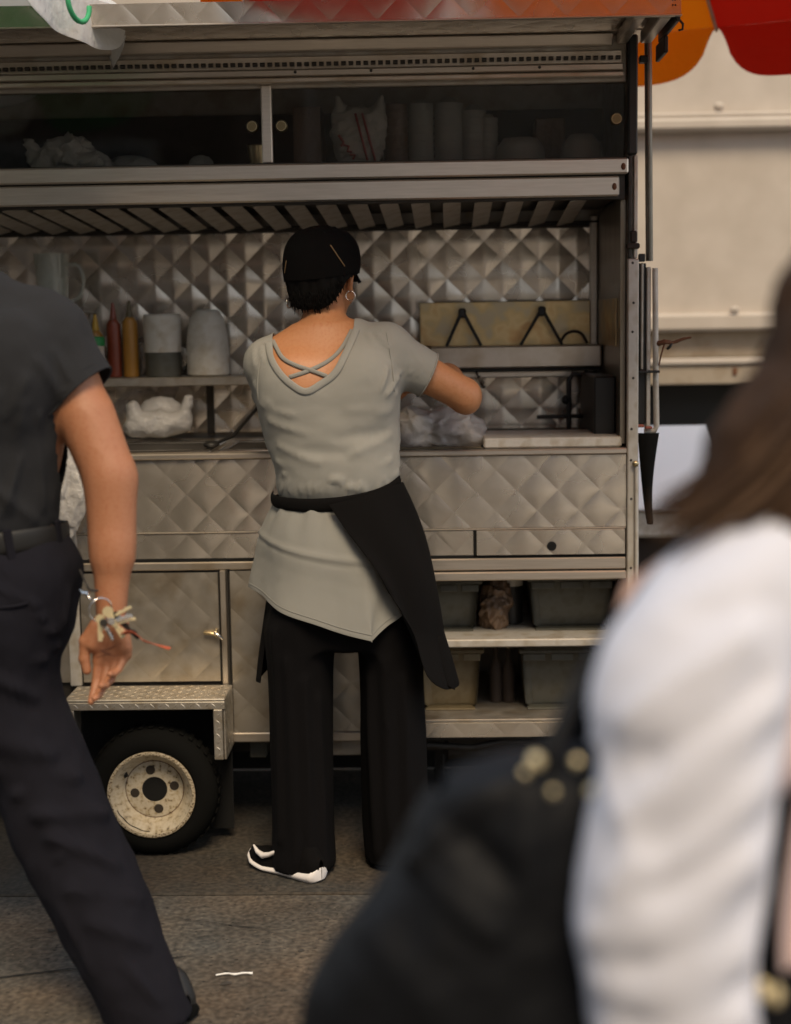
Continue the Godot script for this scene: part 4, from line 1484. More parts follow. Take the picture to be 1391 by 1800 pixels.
	single("foam_bowl", lathe([[0.0, 0.075], [0.045, 0.073], [0.062, 0.05], [0.069, 0.005], [0.073, 0.0], [0.066, 0.0]], Vector3(0.245, 1.767, -0.24), Vector3.UP, 30, 70.0), M.foam, "upturned foam bowl in the middle of the right glass compartment", "bowl", "upturned foam bowls behind the glass")
	single("foam_bowl", lathe([[0.0, 0.08], [0.03, 0.078], [0.05, 0.055], [0.056, 0.005], [0.06, 0.0], [0.053, 0.0]], Vector3(0.406, 1.767, -0.22), Vector3.UP, 30, 70.0), M.foam, "upturned foam bowl near the right-hand brass knob", "bowl", "upturned foam bowls behind the glass")
	single("carton", bx(0.29, 0.37, 1.767, 1.90, -0.42, -0.30, 0.003), M.brown_wrap, "brown carton standing at the back between the two foam bowls", "carton")
	single("carton", bx(-0.36, -0.285, 1.767, 1.935, -0.40, -0.24, 0.003), M.brown_wrap, "brown carton right of the mullion behind the glass", "carton")
	single("cup", lathe([[0.0, 0.0], [0.020, 0.0], [0.026, 0.055], [0.028, 0.058], [0.0, 0.056]], Vector3(-0.447, 1.767, -0.15), Vector3.UP, 24), M.brass, "small brassy cup below the knob left of the mullion", "cup")
	single("crumpled_cloth", crumpled([Limb.new(Vector3(-1.02, 1.79, -0.2), Vector3(-0.99, 1.83, -0.2), 0.026, 0.022, 0.02), Egg.new(Vector3(-0.945, 1.815, -0.2), Vector3(0.045, 0.05, 0.04)), Limb.new(Vector3(-1.03, 1.80, -0.2), Vector3(-1.055, 1.85, -0.2), 0.02, 0.010, 0.02), Egg.new(Vector3(-0.90, 1.795, -0.2), Vector3(0.05, 0.03, 0.05))], Vector3(-1.10, 1.75, -0.28), Vector3(-0.83, 1.90, -0.12), 0.0055, 0.02, Vector3(15, 15, 15), 9), M.paper_bag, "crumpled white cloth in the left glass compartment", "cloth")
	single("crumpled_cloth", crumpled([Egg.new(Vector3(-0.80, 1.785, -0.26), Vector3(0.07, 0.03, 0.05)), Egg.new(Vector3(-0.61, 1.785, -0.22), Vector3(0.03, 0.025, 0.03))], Vector3(-0.90, 1.75, -0.34), Vector3(-0.55, 1.83, -0.16), 0.0055, 0.012, Vector3(15, 15, 15), 10), M.foam, "flat grey cloth lying in the middle of the left glass compartment", "cloth")
	# hung on the end of the cart
	single("hanging_bag", crumpled([Limb.new(Vector3(-0.942, 1.04, 0.05), Vector3(-0.945, 0.93, 0.05), 0.024, 0.05, 0.03, Vector3.BACK, 0.5), Limb.new(Vector3(-0.945, 0.93, 0.05), Vector3(-0.945, 0.84, 0.05), 0.05, 0.025, 0.03, Vector3.BACK, 0.5)], Vector3(-1.02, 0.79, -0.01), Vector3(-0.87, 1.09, 0.11), 0.006, 0.016, Vector3(16, 7, 16), 12), M.bag_white, "white plastic bag hanging on the end of the cart behind the man's back", "plastic bag")


func build_small_things() -> void:
	var z := -1.0
	var k := thing("sunlit_patch_box", Vector3(0.82, -0.14, z - 0.3), "made-up white box standing in for a sunlit patch under the truck side, front sloped to catch sky light", "sunlit_patch_box")  # added box standing in for a sunlit patch beyond the cart
	part("sloped_front", thick(sheet(func(u, v): return Vector3(lerpf(0.62, 0.955 + 0.025 * v, u), lerpf(0.985, 0.755, v), z - 0.42 + 0.50 * v), 4, 4), 0.012), M.pale_blue_plastic, k)  # tilted upward only to catch more sky light
	part("body", bx(0.62, 0.955, 0.66, 0.752, z - 0.6, z + 0.06, 0.01), M.white_plastic, k)
	part("stand", bx(0.60, 1.0, 0.12, 0.658, z - 0.5, z - 0.02, 0.01), M.rust_black, k)
	var w := thing("twisted_wire", Vector3(0.60, 1.24, -0.05), "rusty wire twisted round the side door frame, one end sticking out", "wire")
	part("end", tube(curve([Vector3(0.578, 1.295, -0.02), Vector3(0.600, 1.300, -0.01), Vector3(0.622, 1.298, -0.02), Vector3(0.645, 1.306, -0.02), Vector3(0.667, 1.310, -0.02)], 14), [0.006, 0.0075, 0.006, 0.008, 0.005, 0.006, 0.004, 0.004, 0.0045, 0.004, 0.004, 0.004, 0.003, 0.003, 0.002], 7), M.rust, w)
	part("end", tube(curve([Vector3(0.618, 1.300, -0.02), Vector3(0.612, 1.288, -0.015), Vector3(0.606, 1.282, -0.02)], 6), 0.004, 6), M.black_metal, w)
	part("tail", tube(curve([Vector3(0.598, 1.296, -0.01), Vector3(0.590, 1.275, -0.005), Vector3(0.586, 1.255, -0.01), Vector3(0.583, 1.24, -0.01)], 8), 0.0022, 6), M.rust, w)
	single("straw", tube(curve([Vector3(-0.469, 0.004, 0.872), Vector3(-0.445, 0.006, 0.868), Vector3(-0.43, 0.005, 0.871), Vector3(-0.41, 0.006, 0.866), Vector3(-0.392, 0.004, 0.865)], 10), [0.0018, 0.0018, 0.002, 0.0016, 0.002, 0.0028, 0.002, 0.002, 0.0018, 0.0026, 0.003], 6), M.pale_blue_plastic, "short white twisted straw lying on the pavement", "straw")
	for q in [[-0.445, 0.905, 0.011, "dark gum spot beside the white straw"], [-0.30, 0.74, 0.007, "small dark gum spot between the straw and the white-soled shoe"], [-0.13, 0.62, 0.009, "dark gum spot before the black tote bag"], [-0.88, 0.62, 0.009, "dark gum spot left of the striding man's trouser leg"]]:
		var g := []
		for kk in 9:
			g.append([q[2] * sin(PI / 2 * (1.0 - kk / 8.0)), 0.0012 * sin(PI / 2 * kk / 8.0)])
		g.reverse()
		var sp: Dictionary = lathe(g, Vector3(q[0], 0.0012, q[1]), Vector3.UP, 14)
		for i in sp.v.size():
			var d: Vector3 = sp.v[i] - Vector3(q[0], 0, q[1])
			sp.v[i] += Vector3(d.x * 0.35 * sin(atan2(d.z, d.x) * 3.0 + q[0] * 40.0), 0, d.z * 0.25 * sin(atan2(d.z, d.x) * 2.0 + q[1] * 30.0))
		single("gum_spot", sp, M.gum, q[3], "gum", "gum spots on the pavement")


# ---------------------------------------------------------------- people

# a head of 0.23 m; x to its right, y up, -z the way it looks
func head_prims(c: Vector3, b: Basis, s := 1.0) -> Array:
	var g := func(x: float, y: float, z: float) -> Vector3: return c + b * Vector3(x, y, z) * s
	return [
		Egg.new(g.call(0, 0.03, 0.015), Vector3(0.074, 0.088, 0.094) * s, 0.03, b),
		Egg.new(g.call(0, -0.035, -0.028), Vector3(0.061, 0.085, 0.070) * s, 0.03, b),
		Egg.new(g.call(0, -0.088, -0.048), Vector3(0.040, 0.030, 0.042) * s, 0.03, b),
		Limb.new(g.call(0, 0.0, -0.094), g.call(0, -0.034, -0.112), 0.008 * s, 0.013 * s, 0.012),
		Limb.new(g.call(-0.034, 0.014, -0.082), g.call(0.034, 0.014, -0.082), 0.012 * s, 0.012 * s, 0.012),
		Limb.new(g.call(-0.018, -0.060, -0.091), g.call(0.018, -0.060, -0.091), 0.006 * s, 0.006 * s, 0.008),
		Limb.new(g.call(-0.015, -0.070, -0.090), g.call(0.015, -0.070, -0.090), 0.007 * s, 0.007 * s, 0.008),
		Egg.new(g.call(-0.046, -0.038, -0.058), Vector3(0.022, 0.022, 0.022) * s, 0.02, b),
		Egg.new(g.call(0.046, -0.038, -0.058), Vector3(0.022, 0.022, 0.022) * s, 0.02, b),
	]


func ear_prims(c: Vector3, b: Basis, s := 1.0) -> Array:
	var g := func(x: float, y: float, z: float) -> Vector3: return c + b * Vector3(x, y, z) * s
	var r := []
	for e in [-1.0, 1.0]:
		var pts := [[0.074, -0.040, 0.000], [0.080, -0.022, 0.012], [0.086, 0.002, 0.018], [0.086, 0.018, 0.008], [0.080, 0.020, -0.006], [0.075, 0.004, -0.010]]
		for i in pts.size() - 1:
			r.append(Limb.new(g.call(e * pts[i][0], pts[i][1], pts[i][2]), g.call(e * pts[i + 1][0], pts[i + 1][1], pts[i + 1][2]), 0.0048 * s, 0.0044 * s, 0.004))
		r.append(Egg.new(g.call(e * 0.077, -0.008, 0.004), Vector3(0.005, 0.024, 0.013) * s, 0.006, b))
		r.append(Egg.new(g.call(e * 0.074, -0.034, -0.002), Vector3(0.006, 0.010, 0.008) * s, 0.006, b))
	return r


func add_eyes(c: Vector3, b: Basis, parent: Node3D, s := 1.0) -> void:
	for e in [-1.0, 1.0]:
		part("eye", ball(c + b * Vector3(e * 0.031, -0.003, -0.080) * s, Vector3.ONE * 0.0125 * s, 8, 12), M.eye_white, parent)
		part("iris", ball(c + b * Vector3(e * 0.031, -0.003, -0.0885) * s, Vector3.ONE * 0.0055 * s, 6, 10), M.hair_black, parent)


# a hand from its wrist; x towards the thumb, y along the fingers, z out of the palm. curl: for each finger three bends and a lean to the thumb, in degrees
func hand_prims(w: Vector3, b: Basis, curl: Array, thumb: Array, s := 1.0) -> Array:
	var g := func(x: float, y: float, z: float) -> Vector3: return w + b * Vector3(x, y, z) * s
	var kn := [[0.030, 0.092, 0.000], [0.0095, 0.096, -0.002], [-0.0105, 0.091, -0.001], [-0.029, 0.080, 0.002]]
	var seg := [[0.042, 0.025, 0.021], [0.046, 0.028, 0.022], [0.042, 0.026, 0.021], [0.033, 0.021, 0.018]]
	var rad := [0.0098, 0.0100, 0.0095, 0.0084]
	var out := []
	for i in 4:
		out.append(Limb.new(g.call(kn[i][0] * 0.45, 0.004, 0.0), g.call(kn[i][0], kn[i][1], kn[i][2]), 0.0165 * s, 0.0118 * s, 0.012))
	out.append(Limb.new(g.call(0.016, 0.018, 0.008), g.call(0.036, 0.056, 0.012), 0.016 * s, 0.0165 * s, 0.012))       # ball of the thumb
	out.append(Limb.new(g.call(-0.022, 0.018, 0.006), g.call(-0.028, 0.062, 0.006), 0.014 * s, 0.0125 * s, 0.012))     # heel of the hand
	for i in 4:
		var p: Vector3 = g.call(kn[i][0], kn[i][1], kn[i][2])
		var a := 0.0
		var lean := deg_to_rad(curl[i][3])
		for j in 3:
			a += deg_to_rad(curl[i][j])
			var d := b * (Vector3(sin(lean), cos(lean), 0) * cos(a) + Vector3(0.35 * sin(lean), 0, 1) * sin(a)).normalized()
			var q: Vector3 = p + d * (seg[i][j] * s)
			var r0: float = rad[i] * s * (1.0 - 0.07 * j)
			out.append(Limb.new(p, q, r0, r0 * (0.94 if j < 2 else 0.82), 0.002 if j > 0 else 0.0035))
			p = q
	for i in thumb.size() - 1:
		var q0: Array = thumb[i]
		var q1: Array = thumb[i + 1]
		out.append(Limb.new(g.call(q0[0], q0[1], q0[2]), g.call(q1[0], q1[1], q1[2]), (0.0138 - 0.0014 * i) * s, (0.0122 - 0.0016 * i) * s, 0.010 if i == 0 else 0.004))
	return out


func bounds(prims: Array, pad := 0.02) -> Array:
	var lo := Vector3.ONE * 1e3
	var hi := -lo
	for q in prims:
		if q is Limb:
			var r: float = maxf(q.ra, q.ra + q.dr) + pad
			lo = lo.min(q.a - Vector3.ONE * r).min(q.a + q.ba - Vector3.ONE * r)
			hi = hi.max(q.a + Vector3.ONE * r).max(q.a + q.ba + Vector3.ONE * r)
		elif q is Egg:
			var r: float = maxf(q.r.x, maxf(q.r.y, q.r.z)) + pad
			lo = lo.min(q.c - Vector3.ONE * r)
			hi = hi.max(q.c + Vector3.ONE * r)
		else:
			for i in Loft.N + 1:
				lo = lo.min(Vector3(q.cx[i] - q.hw[i] - pad - q.off, q.y0 - pad, q.cz[i] - q.hd[i] - pad - q.off))
				hi = hi.max(Vector3(q.cx[i] + q.hw[i] + pad + q.off, q.y1 + pad, q.cz[i] + q.hd[i] + pad + q.off))
	return [lo, hi]


func smooth_body(prims: Array, cell: float) -> Dictionary:
	var b := bounds(prims)
	return body(prims, b[0], b[1], cell)


# signed distance to a closed outline in x and y: positive outside
func outside(poly: PackedVector2Array, p: Vector2) -> float:
	var d := 1e9
	var n := poly.size()
	for i in n:
		var q := Geometry2D.get_closest_point_to_segment(p, poly[i], poly[(i + 1) % n])
		d = minf(d, q.distance_to(p))
	return -d if Geometry2D.is_point_in_polygon(p, poly) else d


# a soft band lying along points on a surface: `across` is its half width vector at each point
func band(pts: Array, across: Array, lift: Array, height: float) -> Dictionary:
	var s := shape()
	const K := 7
	for i in pts.size():
		for k in K:
			var e := -1.0 + 2.0 * k / (K - 1)
			s.v.append(pts[i] + across[i] * e + lift[i] * (height * (1.0 - pow(absf(e), 3.0))))
	for i in pts.size() - 1:
		for k in K - 1:
			var a := i * K + k
			s.t.append_array([a, a + 1, a + K, a + 1, a + K + 1, a + K])
	return s


# ---- the vendor, seen from behind at the worktop

func vendor_torso(grow: float) -> Array:
	var rows := [[0.895, -0.232, 0.146, 0.185, 0.104], [0.93, -0.232, 0.144, 0.185, 0.102], [0.965, -0.232, 0.152, 0.188, 0.112], [1.00, -0.230, 0.156, 0.188, 0.116], [1.07, -0.2425, 0.166, 0.186, 0.116], [1.13, -0.2505, 0.173, 0.180, 0.118],
		[1.20, -0.2555, 0.180, 0.172, 0.118], [1.265, -0.256, 0.180, 0.165, 0.106], [1.315, -0.258, 0.150, 0.155, 0.080], [1.36, -0.262, 0.085, 0.145, 0.058]]
	return [
		Loft.new(rows, 0.03, grow),
		Limb.new(Vector3(-0.392, 1.264, 0.165), Vector3(-0.118, 1.296, 0.165), 0.053 + grow, 0.055 + grow, 0.03),
		Egg.new(Vector3(-0.335, 1.20, 0.235), Vector3(0.075, 0.09, 0.05) + Vector3.ONE * grow, 0.05),
		Egg.new(Vector3(-0.165, 1.21, 0.235), Vector3(0.075, 0.09, 0.05) + Vector3.ONE * grow, 0.05),
	]


func vendor_body_prims() -> Array:
	var t := vendor_torso(-0.008)
	t.append(Limb.new(Vector3(-0.265, 1.43, 0.085), Vector3(-0.262, 1.31, 0.14), 0.051, 0.055, 0.03))
	t.append(Limb.new(Vector3(-0.275, 1.318, 0.140), Vector3(-0.395, 1.272, 0.165), 0.036, 0.035, 0.04))
	t.append(Limb.new(Vector3(-0.255, 1.335, 0.138), Vector3(-0.115, 1.305, 0.165), 0.036, 0.036, 0.04))
	# right arm, elbow out over the worktop
	t.append(Limb.new(Vector3(-0.105, 1.285, 0.165), Vector3(0.080, 1.180, 0.115), 0.050, 0.042, 0.03))
	t.append(Egg.new(Vector3(0.088, 1.166, 0.112), Vector3(0.032, 0.036, 0.034), 0.025))
	t.append(Limb.new(Vector3(0.082, 1.180, 0.105), Vector3(0.040, 1.212, -0.02), 0.036, 0.039, 0.015))
	t.append(Limb.new(Vector3(0.040, 1.212, -0.02), Vector3(-0.07, 1.195, -0.14), 0.038, 0.024, 0.02))
	# left arm, forward
	t.append(Limb.new(Vector3(-0.405, 1.255, 0.155), Vector3(-0.375, 1.10, 0.03), 0.046, 0.038, 0.03))
	t.append(Limb.new(Vector3(-0.375, 1.10, 0.03), Vector3(-0.27, 1.15, -0.15), 0.038, 0.024, 0.02))
	# hips and legs under the trousers
	t.append(Loft.new([[0.60, -0.225, 0.10, 0.2, 0.07], [0.66, -0.225, 0.15, 0.2, 0.10], [0.74, -0.225, 0.165, 0.2, 0.12], [0.90, -0.23, 0.12, 0.19, 0.08]], 0.01))
	t.append(Limb.new(Vector3(-0.330, 0.66, 0.2), Vector3(-0.334, 0.06, 0.245), 0.062, 0.04, 0.01))
	t.append(Limb.new(Vector3(-0.115, 0.66, 0.2), Vector3(-0.104, 0.06, 0.20), 0.062, 0.04, 0.01))
	return t


func build_vendor() -> void:
	var o := thing("person", Vector3(-0.25, 0, 0.2), "person in a grey T-shirt with crossed back straps and black apron working at the cart", "person")
	var hb := Basis(Vector3.UP, deg_to_rad(-14)) * Basis(Vector3.RIGHT, deg_to_rad(-12))
	var hc := Vector3(-0.266, 1.478, 0.075)
	var skin := vendor_body_prims()
	var relaxed := [[25, 30, 20, 4], [30, 35, 20, 0], [32, 36, 20, -3], [34, 38, 22, -8]]
	var th := [[0.030, 0.022, 0.008], [0.052, 0.050, 0.018], [0.052, 0.078, 0.030], [0.044, 0.098, 0.036]]
	var rh := hand_prims(Vector3(-0.075, 1.193, -0.145), frame(Vector3(-0.75, -0.25, -0.6), Vector3(-0.55, -0.1, 0.7)), relaxed, th, 0.92)
	var lh := hand_prims(Vector3(-0.268, 1.152, -0.155), frame(Vector3(0.75, -0.25, -0.6), Vector3(0.55, -0.1, 0.7)), relaxed, th, 0.92)
	var shapes := [smooth_body(skin, 0.0095), smooth_body(head_prims(hc, hb, 0.96), 0.008), smooth_body(ear_prims(hc, hb, 0.96), 0.0034), smooth_body(rh, 0.0045), smooth_body(lh, 0.0045)]
	part("body", join(shapes), M.skin_tan, o)
	add_eyes(hc, hb, o, 0.96)
	# hair and cap
	var hair_rows := [[1.388, -0.272, 0.045, 0.125, 0.035], [1.41, -0.272, 0.068, 0.117, 0.060], [1.44, -0.270, 0.083, 0.105, 0.078], [1.475, -0.2695, 0.0905, 0.097, 0.090], [1.51, -0.2685, 0.094, 0.088, 0.100], [1.55, -0.2675, 0.088, 0.083, 0.097], [1.58, -0.267, 0.068, 0.083, 0.075], [1.595, -0.267, 0.038, 0.083, 0.045], [1.601, -0.267, 0.01, 0.083, 0.012]]
	var hl := Loft.new(hair_rows, 0.01)
	var hair := folded(smooth_body([hl], 0.006), [], 0.006, Vector3(60, 14, 60))
	var line := func(x: float) -> float:
		var pts := [[-0.375, 1.425], [-0.355, 1.404], [-0.33, 1.397], [-0.27, 1.394], [-0.238, 1.409], [-0.218, 1.437], [-0.20, 1.467], [-0.15, 1.50]]
		for i in pts.size() - 1:
			if x < pts[i + 1][0]:
				return lerpf(pts[i][1], pts[i + 1][1], clampf((x - pts[i][0]) / (pts[i + 1][0] - pts[i][0]), 0, 1))
		return 1.5
	hair = clipped(hair, func(p): return minf(p.y - line.call(p.x) - 0.002 * sin(p.x * 900.0), maxf(p.z - 0.055, p.y - 1.53)))
	var hair_part := part("hair", thick(hair, 0.004), M.hair_black, o)
	var strands := []
	for k in 420:
		var x := rng.randf_range(-0.352, -0.212)
		var y: float = line.call(x) + rng.randf_range(0.004, 0.045)
		var p := on_back([hl], x, y, 0.0, 0.4, 0.0)
		if p.z < 0.03:
			continue
		var len_ := rng.randf_range(0.010, 0.019)
		var q := p + Vector3(rng.randf_range(-0.004, 0.006), -len_, rng.randf_range(-0.008, 0.001))
		strands.append(tube([p, p.lerp(q, 0.5) + Vector3(0, 0, 0.0025), q], [0.0013, 0.0011, 0.0003], 4))
	part("short_strands", join(strands), M.hair_black, hair_part).set_meta("kind", "stuff")
	var cap_loft := Loft.new(hair_rows, 0.01, 0.0035)
	var cap := clipped(smooth_body([cap_loft], 0.007), func(p): return p.y - 1.474 - 0.10 * (p.x + 0.27) + 0.06 * (p.z - 0.09))
	var cap_part := part("cap", thick(cap, 0.003), M.black_cap, o)
	part("visor", thick(sheet(func(u, v):
		var a := lerpf(-1.15, 1.15, u)
		var q := Vector3(sin(a) * (0.080 + 0.004 * v), -0.004 - 0.028 * v - 0.012 * (1.0 - cos(a)) , -cos(a) * (0.085 + 0.055 * v * cos(a)))
		return Vector3(-0.267, 1.497, 0.085) + Basis(Vector3.UP, deg_to_rad(-26)) * q, 16, 6), 0.003), M.black_cap, cap_part)
	var edge := []
	for k in 9:
		var f := k / 8.0
		edge.append(on_back([cap_loft], lerpf(-0.2395, -0.2065, f), lerpf(1.549, 1.498, f), 0.0015, 0.4, 0.0))
	part("cap_seam", tube(edge, 0.0016, 6), M.tan_cord, cap_part)
	var edge2 := []
	for k in 9:
		var f := k / 8.0
		edge2.append(on_back([cap_loft], lerpf(-0.351, -0.357, f), lerpf(1.515, 1.485, f), 0.001, 0.4, 0.0))
	part("cap_seam", tube(edge2, 0.0011, 6), M.tan_cord, cap_part)
	for q in [[Vector3(-0.1975, 1.4275, 0.105), -0.15], [Vector3(-0.352, 1.412, 0.09), 1.15]]:
		var ring := []
		for k in 21:
			var a := TAU * k / 20.0 + 1.8
			if k == 20:
				a -= 0.25
			ring.append(q[0] + Basis(Vector3.UP, q[1]) * Vector3(cos(a), sin(a), 0) * 0.0118)
		part("hoop_earring", tube(ring, 0.0019, 7), M.silver, o)
	# T-shirt: upper part, gathered at the waist
	var outer := vendor_torso(0.0)
	outer.append(Limb.new(Vector3(-0.275, 1.318, 0.142), Vector3(-0.402, 1.272, 0.165), 0.040, 0.044, 0.04))
	outer.append(Limb.new(Vector3(-0.255, 1.335, 0.142), Vector3(-0.108, 1.303, 0.165), 0.040, 0.047, 0.04))
	outer.append(Limb.new(Vector3(-0.105, 1.287, 0.165), Vector3(0.035, 1.205, 0.140), 0.060, 0.057, 0.03))
	outer.append(Limb.new(Vector3(-0.398, 1.262, 0.160), Vector3(-0.395, 1.15, 0.065), 0.053, 0.052, 0.03))
	var B := func(x: float, y: float) -> Vector3: return on_back(outer, x, y, 0.0)
	var folds := [
		[B.call(-0.375, 1.03), B.call(-0.22, 0.985), 0.010, 0.0045], [B.call(-0.36, 1.00), B.call(-0.18, 0.965), 0.008, 0.004], [B.call(-0.10, 1.03), B.call(-0.24, 0.99), 0.010, 0.004],
		[B.call(-0.085, 0.995), B.call(-0.20, 0.972), 0.008, 0.004], [B.call(-0.37, 1.07), B.call(-0.27, 1.03), 0.012, 0.003], [B.call(-0.10, 1.09), B.call(-0.19, 1.05), 0.014, 0.003],
		[B.call(-0.39, 1.13), B.call(-0.30, 1.10), 0.012, 0.003], [B.call(-0.41, 1.17), B.call(-0.33, 1.145), 0.010, 0.003], [B.call(-0.10, 1.15), B.call(-0.20, 1.155), 0.016, 0.0025],
		[B.call(-0.105, 1.19), B.call(-0.075, 1.24), 0.007, 0.005], [B.call(-0.085, 1.185), B.call(-0.05, 1.24), 0.006, 0.004], [B.call(-0.065, 1.18), B.call(-0.03, 1.235), 0.006, 0.004], [B.call(-0.12, 1.20), B.call(-0.105, 1.25), 0.008, 0.004],
		[B.call(-0.108, 1.345), B.call(-0.088, 1.20), 0.0035, -0.003], [B.call(-0.13, 1.335), B.call(-0.10, 1.30), 0.006, 0.003], [B.call(-0.155, 1.34), B.call(-0.135, 1.30), 0.006, 0.0025],
		[B.call(-0.43, 1.30), B.call(-0.425, 1.26), 0.006, 0.003], [B.call(-0.41, 1.31), B.call(-0.405, 1.27), 0.006, 0.003], [B.call(-0.43, 1.22), B.call(-0.385, 1.17), 0.008, 0.003],
				[B.call(-0.22, 1.09), B.call(-0.12, 1.10), 0.020, -0.003], [B.call(-0.30, 1.06), B.call(-0.20, 1.05), 0.020, -0.003]]
	for k in 19:
		var x := -0.372 + 0.0148 * k + rng.randf_range(-0.004, 0.004)
		folds.append([B.call(x, 0.945), B.call(x + rng.randf_range(-0.012, 0.012), rng.randf_range(0.965, 0.995)), rng.randf_range(0.004, 0.0065), rng.randf_range(0.0012, 0.0028)])
	var neck := PackedVector2Array([Vector2(-0.372, 1.50), Vector2(-0.386, 1.335), Vector2(-0.379, 1.285), Vector2(-0.357, 1.250), Vector2(-0.330, 1.224), Vector2(-0.299, 1.207), Vector2(-0.268, 1.221), Vector2(-0.232, 1.248), Vector2(-0.208, 1.292), Vector2(-0.186, 1.347), Vector2(-0.180, 1.50)])
	var front_neck := PackedVector2Array([Vector2(-0.36, 1.60), Vector2(-0.36, 1.30), Vector2(-0.28, 1.23), Vector2(-0.20, 1.30), Vector2(-0.20, 1.60)])
	var hem_p := Vector3(-0.009, 1.2275, 0.15)
	var hem_n := Vector3(0.90, -0.436, -0.18).normalized()
	var lhem_p := Vector3(-0.405, 1.19, 0.095)
	var lhem_n := Vector3(0.05, -0.75, -0.65).normalized()
	var raw := smooth_body(outer, 0.0072)
	var cut := func(p: Vector3) -> float:
		var g := outside(neck, Vector2(p.x, p.y)) if p.z > 0.13 else outside(front_neck, Vector2(p.x, p.y))
		if p.x > -0.08:
			g = minf(g, -(p - hem_p).dot(hem_n))
		if p.x < -0.33 and p.z < 0.14:
			g = minf(g, -(p - lhem_p).dot(lhem_n))
		return minf(g, p.y - 0.926)
	var shirt := clipped(folded(raw, stronger(folds, 1.9, 0.75), 0.0022, Vector3(9, 14, 9)), cut)
	var sp := part("t_shirt", thick(shirt, 0.0012), M.shirt_grey, o)
	for q in [[[-0.106, 1.338], [-0.098, 1.29], [-0.091, 1.24], [-0.088, 1.195]], [[-0.405, 1.318], [-0.412, 1.28], [-0.418, 1.23], [-0.418, 1.18]]]:
		var sm := []
		for p in curve([Vector3(q[0][0], q[0][1], 0), Vector3(q[1][0], q[1][1], 0), Vector3(q[2][0], q[2][1], 0), Vector3(q[3][0], q[3][1], 0)], 14):
			sm.append(on_back(outer, p.x, p.y, 0.0002))
		part("armhole_seam", tube(sm, 0.0013, 5), M.shirt_grey, sp)
	# its ribbed neck band, sleeve hems and crossed straps
	var pts := []
	var across := []
	var lift := []
	var rim := []
	for i in range(1, neck.size() - 1):
		rim.append(Vector3(neck[i].x, neck[i].y, 0))
	rim[0] = Vector3(-0.388, 1.318, 0)
	rim[-1] = Vector3(-0.184, 1.349, 0)
	var rc := curve(rim, 44)
	var mid := Vector2(-0.285, 1.33)
	for i in rc.size():
		var p: Vector3 = rc[i]
		var tan_: Vector3 = (rc[mini(i + 1, rc.size() - 1)] - rc[maxi(i - 1, 0)]).normalized()
		var nn := Vector2(tan_.y, -tan_.x)
		if nn.dot(Vector2(p.x, p.y) - mid) < 0:
			nn = -nn
		var a := on_back(outer, p.x - nn.x * 0.002, p.y - nn.y * 0.002, 0.0015)
		var b := on_back(outer, p.x + nn.x * 0.0135, p.y + nn.y * 0.0135, 0.0015)
		pts.append((a + b) / 2)
		across.append((b - a) / 2)
		lift.append(Vector3(0, 0.25, 1).normalized())
	part("neck_band", thick(band(pts, across, lift, 0.0022), 0.0012), M.shirt_grey, sp)
	for q in [[[-0.384, 1.322], [-0.357, 1.283], [-0.325, 1.264], [-0.285, 1.250], [-0.248, 1.236]], [[-0.190, 1.345], [-0.212, 1.304], [-0.240, 1.275], [-0.285, 1.252], [-0.338, 1.235]]]:
		var ps := []
		for p in q:
			ps.append(Vector3(p[0], p[1], 0))
		ps = curve(ps, 30)
		var sp2 := []
		var ac := []
		var li := []
		for i in ps.size():
			var d: Vector3 = (ps[mini(i + 1, ps.size() - 1)] - ps[maxi(i - 1, 0)]).normalized()
			var on := on_back(skin, ps[i].x, ps[i].y, 0.0022 + (0.002 if q[0][0] < -0.3 else 0.0))
			var w := Vector3(-d.y, d.x, 0) * 0.0052
			sp2.append(on)
			ac.append(w)
			li.append(Vector3(0, 0.2, 1).normalized())
		part("back_strap", thick(band(sp2, ac, li, 0.0022), 0.002), M.shirt_grey, sp)
	for q in [[hem_p, hem_n, 0.062, 0.0165], [lhem_p, lhem_n, 0.058, 0.0]]:
		var u: Vector3 = (q[1] as Vector3).cross(Vector3.UP).normalized()
		var w: Vector3 = (q[1] as Vector3).cross(u)
		var ring := []
		var c: Vector3 = q[0]
		for k in 41:
			var a := TAU * k / 40.0
			var dir: Vector3 = u * cos(a) + w * sin(a)
			var r := 0.02
			while r < 0.1 and field(outer, c + dir * r) < 0.0:
				r += 0.001
			ring.append(c + dir * (r + 0.0004) - q[1] * 0.0015)
		part("sleeve_hem", tube(ring, 0.0019, 6), M.shirt_grey, sp)
	# the tail of the T-shirt, hanging below the apron tie in a slanting hem
	var hem := curve([Vector3(-0.447, 0.712, 0.17), Vector3(-0.440, 0.709, 0.20), Vector3(-0.412, 0.696, 0.25), Vector3(-0.36, 0.673, 0.30), Vector3(-0.287, 0.650, 0.335), Vector3(-0.225, 0.628, 0.35), Vector3(-0.160, 0.610, 0.352), Vector3(-0.152, 0.609, 0.350), Vector3(-0.110, 0.643, 0.338), Vector3(-0.078, 0.670, 0.315), Vector3(-0.06, 0.69, 0.255)], 72)
	var top := curve([Vector3(-0.384, 0.936, 0.17), Vector3(-0.372, 0.936, 0.225), Vector3(-0.335, 0.935, 0.272), Vector3(-0.28, 0.934, 0.297), Vector3(-0.232, 0.934, 0.302), Vector3(-0.18, 0.934, 0.296), Vector3(-0.135, 0.934, 0.275), Vector3(-0.098, 0.934, 0.235), Vector3(-0.088, 0.934, 0.19)], 72)
